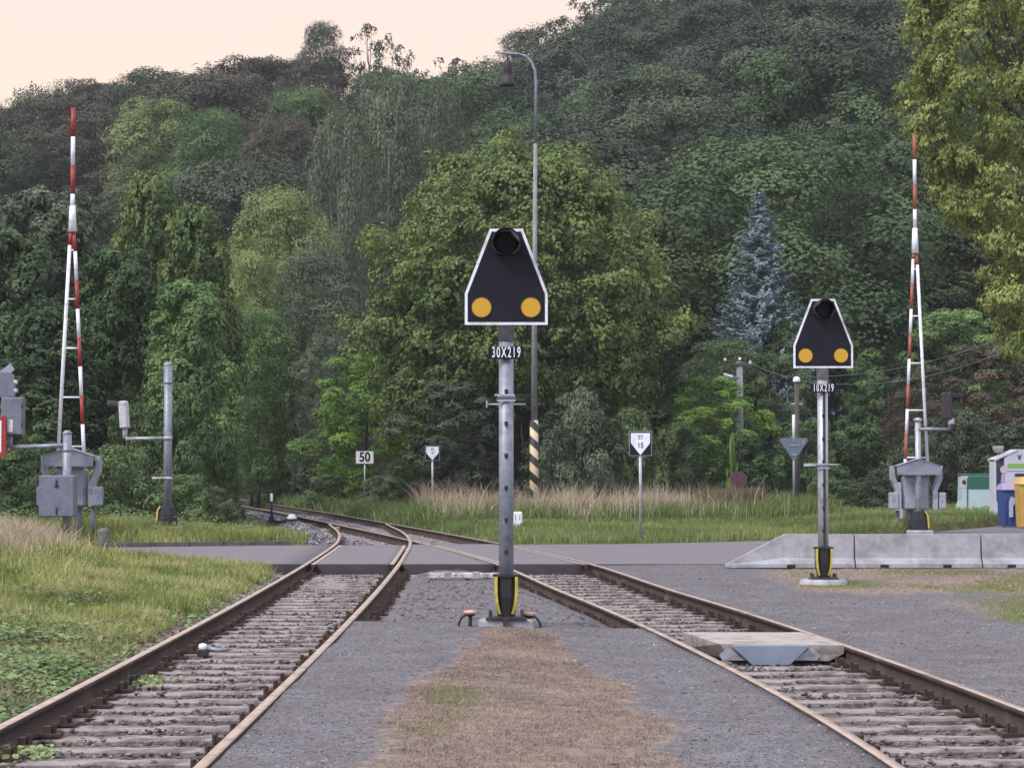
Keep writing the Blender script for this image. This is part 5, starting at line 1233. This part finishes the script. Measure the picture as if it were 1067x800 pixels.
# ------------------------------------------------------------------ grass
def blades(name, x, y, z, h, w, mat, label, cat='grass', lean=.45, seed=1, tint=None):
    r = np.random.default_rng(seed); n = len(x); a = r.uniform(0, 6.28, n); dx, dy = np.cos(a), np.sin(a); l = h*lean*r.random(n)*1.5; la = r.uniform(0, 6.28, n)
    lx, ly = np.cos(la)*l, np.sin(la)*l; B = np.stack([x, y, z-.01], 1); W = np.stack([dx*w, dy*w, 0*w], 1)
    mid = B+np.stack([lx*.3, ly*.3, h*.55], 1); tip = B+np.stack([lx, ly, h*(1-.25*lean*r.random(n))], 1)
    V = np.stack([B-W, B+W, mid+W*.75, mid-W*.75, tip], 1).reshape(-1, 3); b = np.arange(n)*5
    q = np.stack([b, b+1, b+2, b+3], 1); t3 = np.stack([b+3, b+2, b+4], 1)
    fl = np.concatenate([q, t3], 1).ravel(); sizes = np.tile([4, 3], n)
    tt = r.random(n) if tint is None else np.clip(tint+.5*(r.random(n)-.5), 0, 1)
    o = mesh_np(name, V, fl, LF[mat], sizes=sizes, attrs={'tint': ('FACE', np.repeat(tt, 2))})
    return tag(o, label, cat, kind='stuff')
def scat(n, x0, x1, y0, y1, f, pw=1.0):
    y = y0+(y1-y0)*rng.random(n)**pw; x = rng.uniform(0, 1, n); xa = x0(y) if callable(x0) else x0; xb_ = x1(y) if callable(x1) else x1; x = xa+(xb_-xa)*x
    k = f(x, y) & (np.abs(x) < .2225*y+1.2); return x[k], y[k]
# near bank
x, y = scat(170000, lambda y: -.2225*y-1.2, lambda y: Lc(y)-1.15, 13, 38.6, lambda x, y: (rng.random(len(x)) < .62+.5*wav(x, y, 1.6, 51)) & (y < yn_(x)-.15) & (x < Lc(y)-1.15-.25*np.abs(wav(x, y, 3, 9))), 1.0)
lush = ss(18, 26, y+1.5*wav(x, y, .8, 52)); keep = rng.random(len(x)) < .45+.55*lush; x, y, lush = x[keep], y[keep], lush[keep]
blades('bank_grass', x, y, G(x, y), (.04+.075*lush)*(1+.4*wav(x, y, 2.5, 70))*rng.uniform(.5, 1.5, len(x)), rng.uniform(.003, .007, len(x))*(.8+y/40), 'grass', 'short green and yellowish grass on the bank beside the near track', seed=2, tint=.5+.40*wav(x, y*.6, 1.4, 53)+.25*wav(x, y, 5, 69))
x, y = scat(60000, lambda y: -.2225*y-1.0, lambda y: Lc(y)-1.05, 13, 36, lambda x, y: (rng.random(len(x)) < (.62-.45*ss(18, 31, y))*(.55+.7*wav(x, y, 1.9, 54))), 1.1)
pos = np.stack([x, y, G(x, y)+rng.uniform(.015, .085, len(x))], 1)
tag(leaves('ground_ivy', pos, np.tile([0, -.15, 1.], (len(x), 1)), .062, rng.random(len(x))*.75+.2*wav(x, y, 2, 55)+.1, LF['weed'], None, .8, .1, 5), 'broad leafed low weeds creeping over the bank close to the near rail', 'weeds', kind='stuff')
x, y = scat(26000, -12.0, -6.0, 32.5, 37.2, lambda x, y: rng.random(len(x)) < ss(6.5, 8.2, -x+.5*wav(x, y, 1.2, 56)))
blades('dry_bank_grass', x, y, G(x, y), rng.uniform(.22, .55, len(x)), rng.uniform(.004, .008, len(x)), 'dry', 'tall straw coloured grass on the bank in front of the big grey relay box', lean=.6, seed=3, tint=.45+.25*wav(x, y, 2, 57))
x, y = scat(14000, -12.0, -5.6, 30, 37, lambda x, y: rng.random(len(x)) < ss(5.6, 7.4, -x)*.7)
blades('bank_herbs', x, y, G(x, y), rng.uniform(.10, .34, len(x)), rng.uniform(.006, .012, len(x)), 'grass', 'taller green and ochre herbs among the straw grass of the bank', lean=.7, seed=4, tint=.55+.3*wav(x, y, 2, 58))
x, y = scat(52000, lambda y: -.2225*y-1.2, lambda y: Lc(y)-1.1, 13, 37.2, lambda x, y: rng.random(len(x)) < .10+.7*np.clip(wav(x, y*.7, 2.3, 91), 0, 1))
blades('bank_straw', x, y, G(x, y), rng.uniform(.03, .12, len(x)), rng.uniform(.002, .005, len(x)), 'thatch', 'short dead straw mixed into the bank grass', lean=1.1, seed=22, tint=.5)
x, y = scat(9000, lambda y: -.2225*y-1.0, lambda y: Lc(y)-1.0, 13, 30, lambda x, y: rng.random(len(x)) < .2+.6*np.clip(wav(x, y, 2.7, 92), 0, 1))
pos = np.stack([x, y, G(x, y)+rng.uniform(.03, .09, len(x))], 1)
tag(leaves('leaf_litter', pos, np.tile([0, -.15, 1.], (len(x), 1)), .05, rng.random(len(x)), LF['vine'], None, .7, .1, 7), 'brown withered leaves scattered over the bank weeds', 'leaf litter', kind='stuff')
# verge beyond the road, left
x, y = scat(60000, -15.0, lambda y: np.where(y > 50, -4.5-(y-50)*.42, Lc(np.minimum(y, 60))-1.4), 43.0, 70, lambda x, y: (y > yf_(x)+.15) & (rng.random(len(x)) < .75+.3*wav(x, y, 1, 59)))
blades('verge_grass', x, y, G(x, y), rng.uniform(.10, .30, len(x)), rng.uniform(.008, .016, len(x)), 'grass', 'green grass strip between the kerb and the shrubs around the tall black booted post', seed=6, tint=.35+.3*wav(x, y, .8, 60))
x, y = scat(30000, -15.0, lambda y: np.where(y > 50, -5.5-(y-50)*.42, Lc(np.minimum(y, 60))-2.4), 46.5, 60, lambda x, y: (y > yf_(x)+1.2) & (rng.random(len(x)) < .05+.6*np.clip(wav(x, y, 2.2, 80), 0, 1)))
pos = np.stack([x, y, G(x, y)+rng.uniform(.05, .38, len(x))], 1)
tag(leaves('verge_weeds', pos, np.tile([0, -.3, 1.], (len(x), 1)), .075, rng.random(len(x))*.7+.2*wav(x, y, 2, 55)+.1, LF['weed'], None, .6, .2, 5), 'leafy weeds among the grass strip beyond the kerb', 'weeds', kind='stuff')
# meadow
gx0 = lambda y: Rc(y)+1.15
x, y = scat(150000, gx0, 17.0, 46.8, 80, lambda x, y: (y > yf_(x)+.12) & (rng.random(len(x)) < .95-.4*ss(62, 68, y)))
blades('meadow_grass', x, y, G(x, y), rng.uniform(.10, .26, len(x)), rng.uniform(.009, .018, len(x)), 'meadow', 'fresh green grass between the road and the tall dry grass', seed=7, tint=.45+.3*wav(x, y, .6, 61))
x, y = scat(64000, lambda y: P(436, 500, 70).x*y/70, lambda y: P(822, 500, 70).x*y/70+.0*y, 61.5, 76, lambda x, y: rng.random(len(x)) < np.clip(.38+.8*wav(x, y, .9, 62), .03, .9)*ss(61.5, 67, y+1.5*wav(x, y, .9, 68))*(1-.88*ss(3.6, 6.8, x)))
blades('dry_meadow_grass', x, y, G(x, y), rng.uniform(.25, .95, len(x))*(1+.42*wav(x, y, 1.6, 63))*(1-.35*ss(3, 7, x)), rng.uniform(.007, .014, len(x)), 'dry', 'tall pale dry grass in front of the shrubs, behind the near signal', lean=.55, seed=8, tint=.55+.25*wav(x, y, 1.5, 64))
x, y = scat(5000, -1.0, 9.0, 60.5, 73, lambda x, y: rng.random(len(x)) < .5*ss(-1, 1, x)*ss(8.5, 3.5, x)*(.5+.6*wav(x, y, 1.2, 90)))
blades('seed_stalks', x, y, G(x, y), rng.uniform(.6, 1.35, len(x)), rng.uniform(.005, .009, len(x)), 'dry', 'sparse high seed stalks standing above the dry grass', lean=.3, seed=9)
x, y = scat(9000, lambda y: P(735, 500, 70).x+0*y, lambda y: P(790, 500, 70).x+0*y, 68, 72, lambda x, y: rng.random(len(x)) < .4)
blades('rusty_dock', x, y, G(x, y), rng.uniform(.5, 1.0, len(x)), rng.uniform(.012, .022, len(x)), 'vine', 'rusty brown dock plants around the octagonal sign', lean=.6, seed=10, tint=.7)
x, y = scat(30000, lambda y: P(430, 500, 70).x+0*y, lambda y: P(840, 500, 70).x+0*y, 61, 76, lambda x, y: rng.random(len(x)) < np.clip(.35-.6*wav(x, y, .9, 62)+.4*ss(2, 6, x), .08, 1))
blades('meadow_herbs', x, y, G(x, y), rng.uniform(.25, .75, len(x)), rng.uniform(.010, .020, len(x)), 'meadow', 'green stems and herbs growing through the dry grass', lean=.6, seed=21, tint=.45)
# herbs by the track on the far side
x, y = scat(30000, lambda y: Rc(y)+1.1, lambda y: Rc(y)+4.8, 57, 100, lambda x, y: rng.random(len(x)) < .6+.4*wav(x, y, .8, 65))
blades('trackside_herbs', x, y, G(x, y), rng.uniform(.15, .55, len(x))*ss(56, 70, y), rng.uniform(.012, .024, len(x)), 'weed', 'mixed green herbs along the outer rail of the curving track', lean=.8, seed=11, tint=.35+.3*wav(x, y, 1, 66))
# dead grass on the gravel strip
x, y = scat(150000, lambda y: Lc(y)+G0+.1, lambda y: Rc(y)-G0-.1, 11.5, 24.0, lambda x, y: rng.random(len(x)) < ss(.42, .75, dryw(x, y)+.25*wav(x, y, 5, 71)))
blades('dry_thatch', x, y, pz(x, y), rng.uniform(.012, .042, len(x)), rng.uniform(.0015, .0032, len(x)), 'thatch', 'flattened brown dry grass on the gravel strip between the tracks', lean=1.6, seed=12, tint=.5+.25*wav(x, y, 3, 72))
x, y = scat(60000, lambda y: Lc(y)+G0+.1, lambda y: Rc(y)-G0-.1, 11.5, 22, lambda x, y: rng.random(len(x)) < .8*ss(.45, .85, greenw(x, y)+.2*wav(x, y, 6, 73)))
blades('strip_grass', x, y, pz(x, y), rng.uniform(.012, .05, len(x)), rng.uniform(.0015, .0035, len(x)), 'grass', 'thin green grass tufts in the brown patch of the gravel strip', lean=1.2, seed=13, tint=.6)
x, y = scat(110000, lambda y: Rc(y)+G0+.5, 12.0, 23, 37.2, lambda x, y: rng.random(len(x)) < .8*ss(.5, .9, dryw(x, y)+.2*wav(x, y, 4, 74)))
blades('dry_yard_grass', x, y, pz(x, y), rng.uniform(.015, .05, len(x)), rng.uniform(.003, .006, len(x)), 'thatch', 'thin brown dry grass in patches before the concrete barrier', lean=1.2, seed=14, tint=.5)
x, y = scat(110000, lambda y: Rc(y)+G0+.5, 12.0, 23, 37.2, lambda x, y: rng.random(len(x)) < .8*ss(.5, .9, greenw(x, y)+.2*wav(x, y, 4, 75)))
blades('yard_grass', x, y, pz(x, y), rng.uniform(.015, .05, len(x)), rng.uniform(.003, .006, len(x)), 'grass', 'thin olive grass in patches of the gravel yard', lean=1.2, seed=15, tint=.55)
# weeds between the rails of the near track
cl = [(-3.0, 14.3), (-3.02, 18.9), (-3.3, 34.5), (-3.9, 33.0), (-3.9, 29.0)]
pp = np.vstack([np.stack([cx0+rng.normal(0, .11, 160), cy0+rng.normal(0, .2, 160), np.full(160, -.165)+rng.uniform(0, .05, 160)], 1) for cx0, cy0 in cl])
tag(leaves('track_weeds', pp, np.tile([0, -.2, 1.], (len(pp), 1)), .055, rng.random(len(pp)), LF['weed'], None, .7, .1, 6), 'small green weeds growing between the sleepers', 'weeds', kind='stuff')
for pr in PR+PT+PTN+PB+PS+PN+[PSP]:      # a kind that was never planted is taken out again
    if not pr.used:
        for o in (pr.cr, pr.tk, pr.root): bpy.data.objects.remove(o)
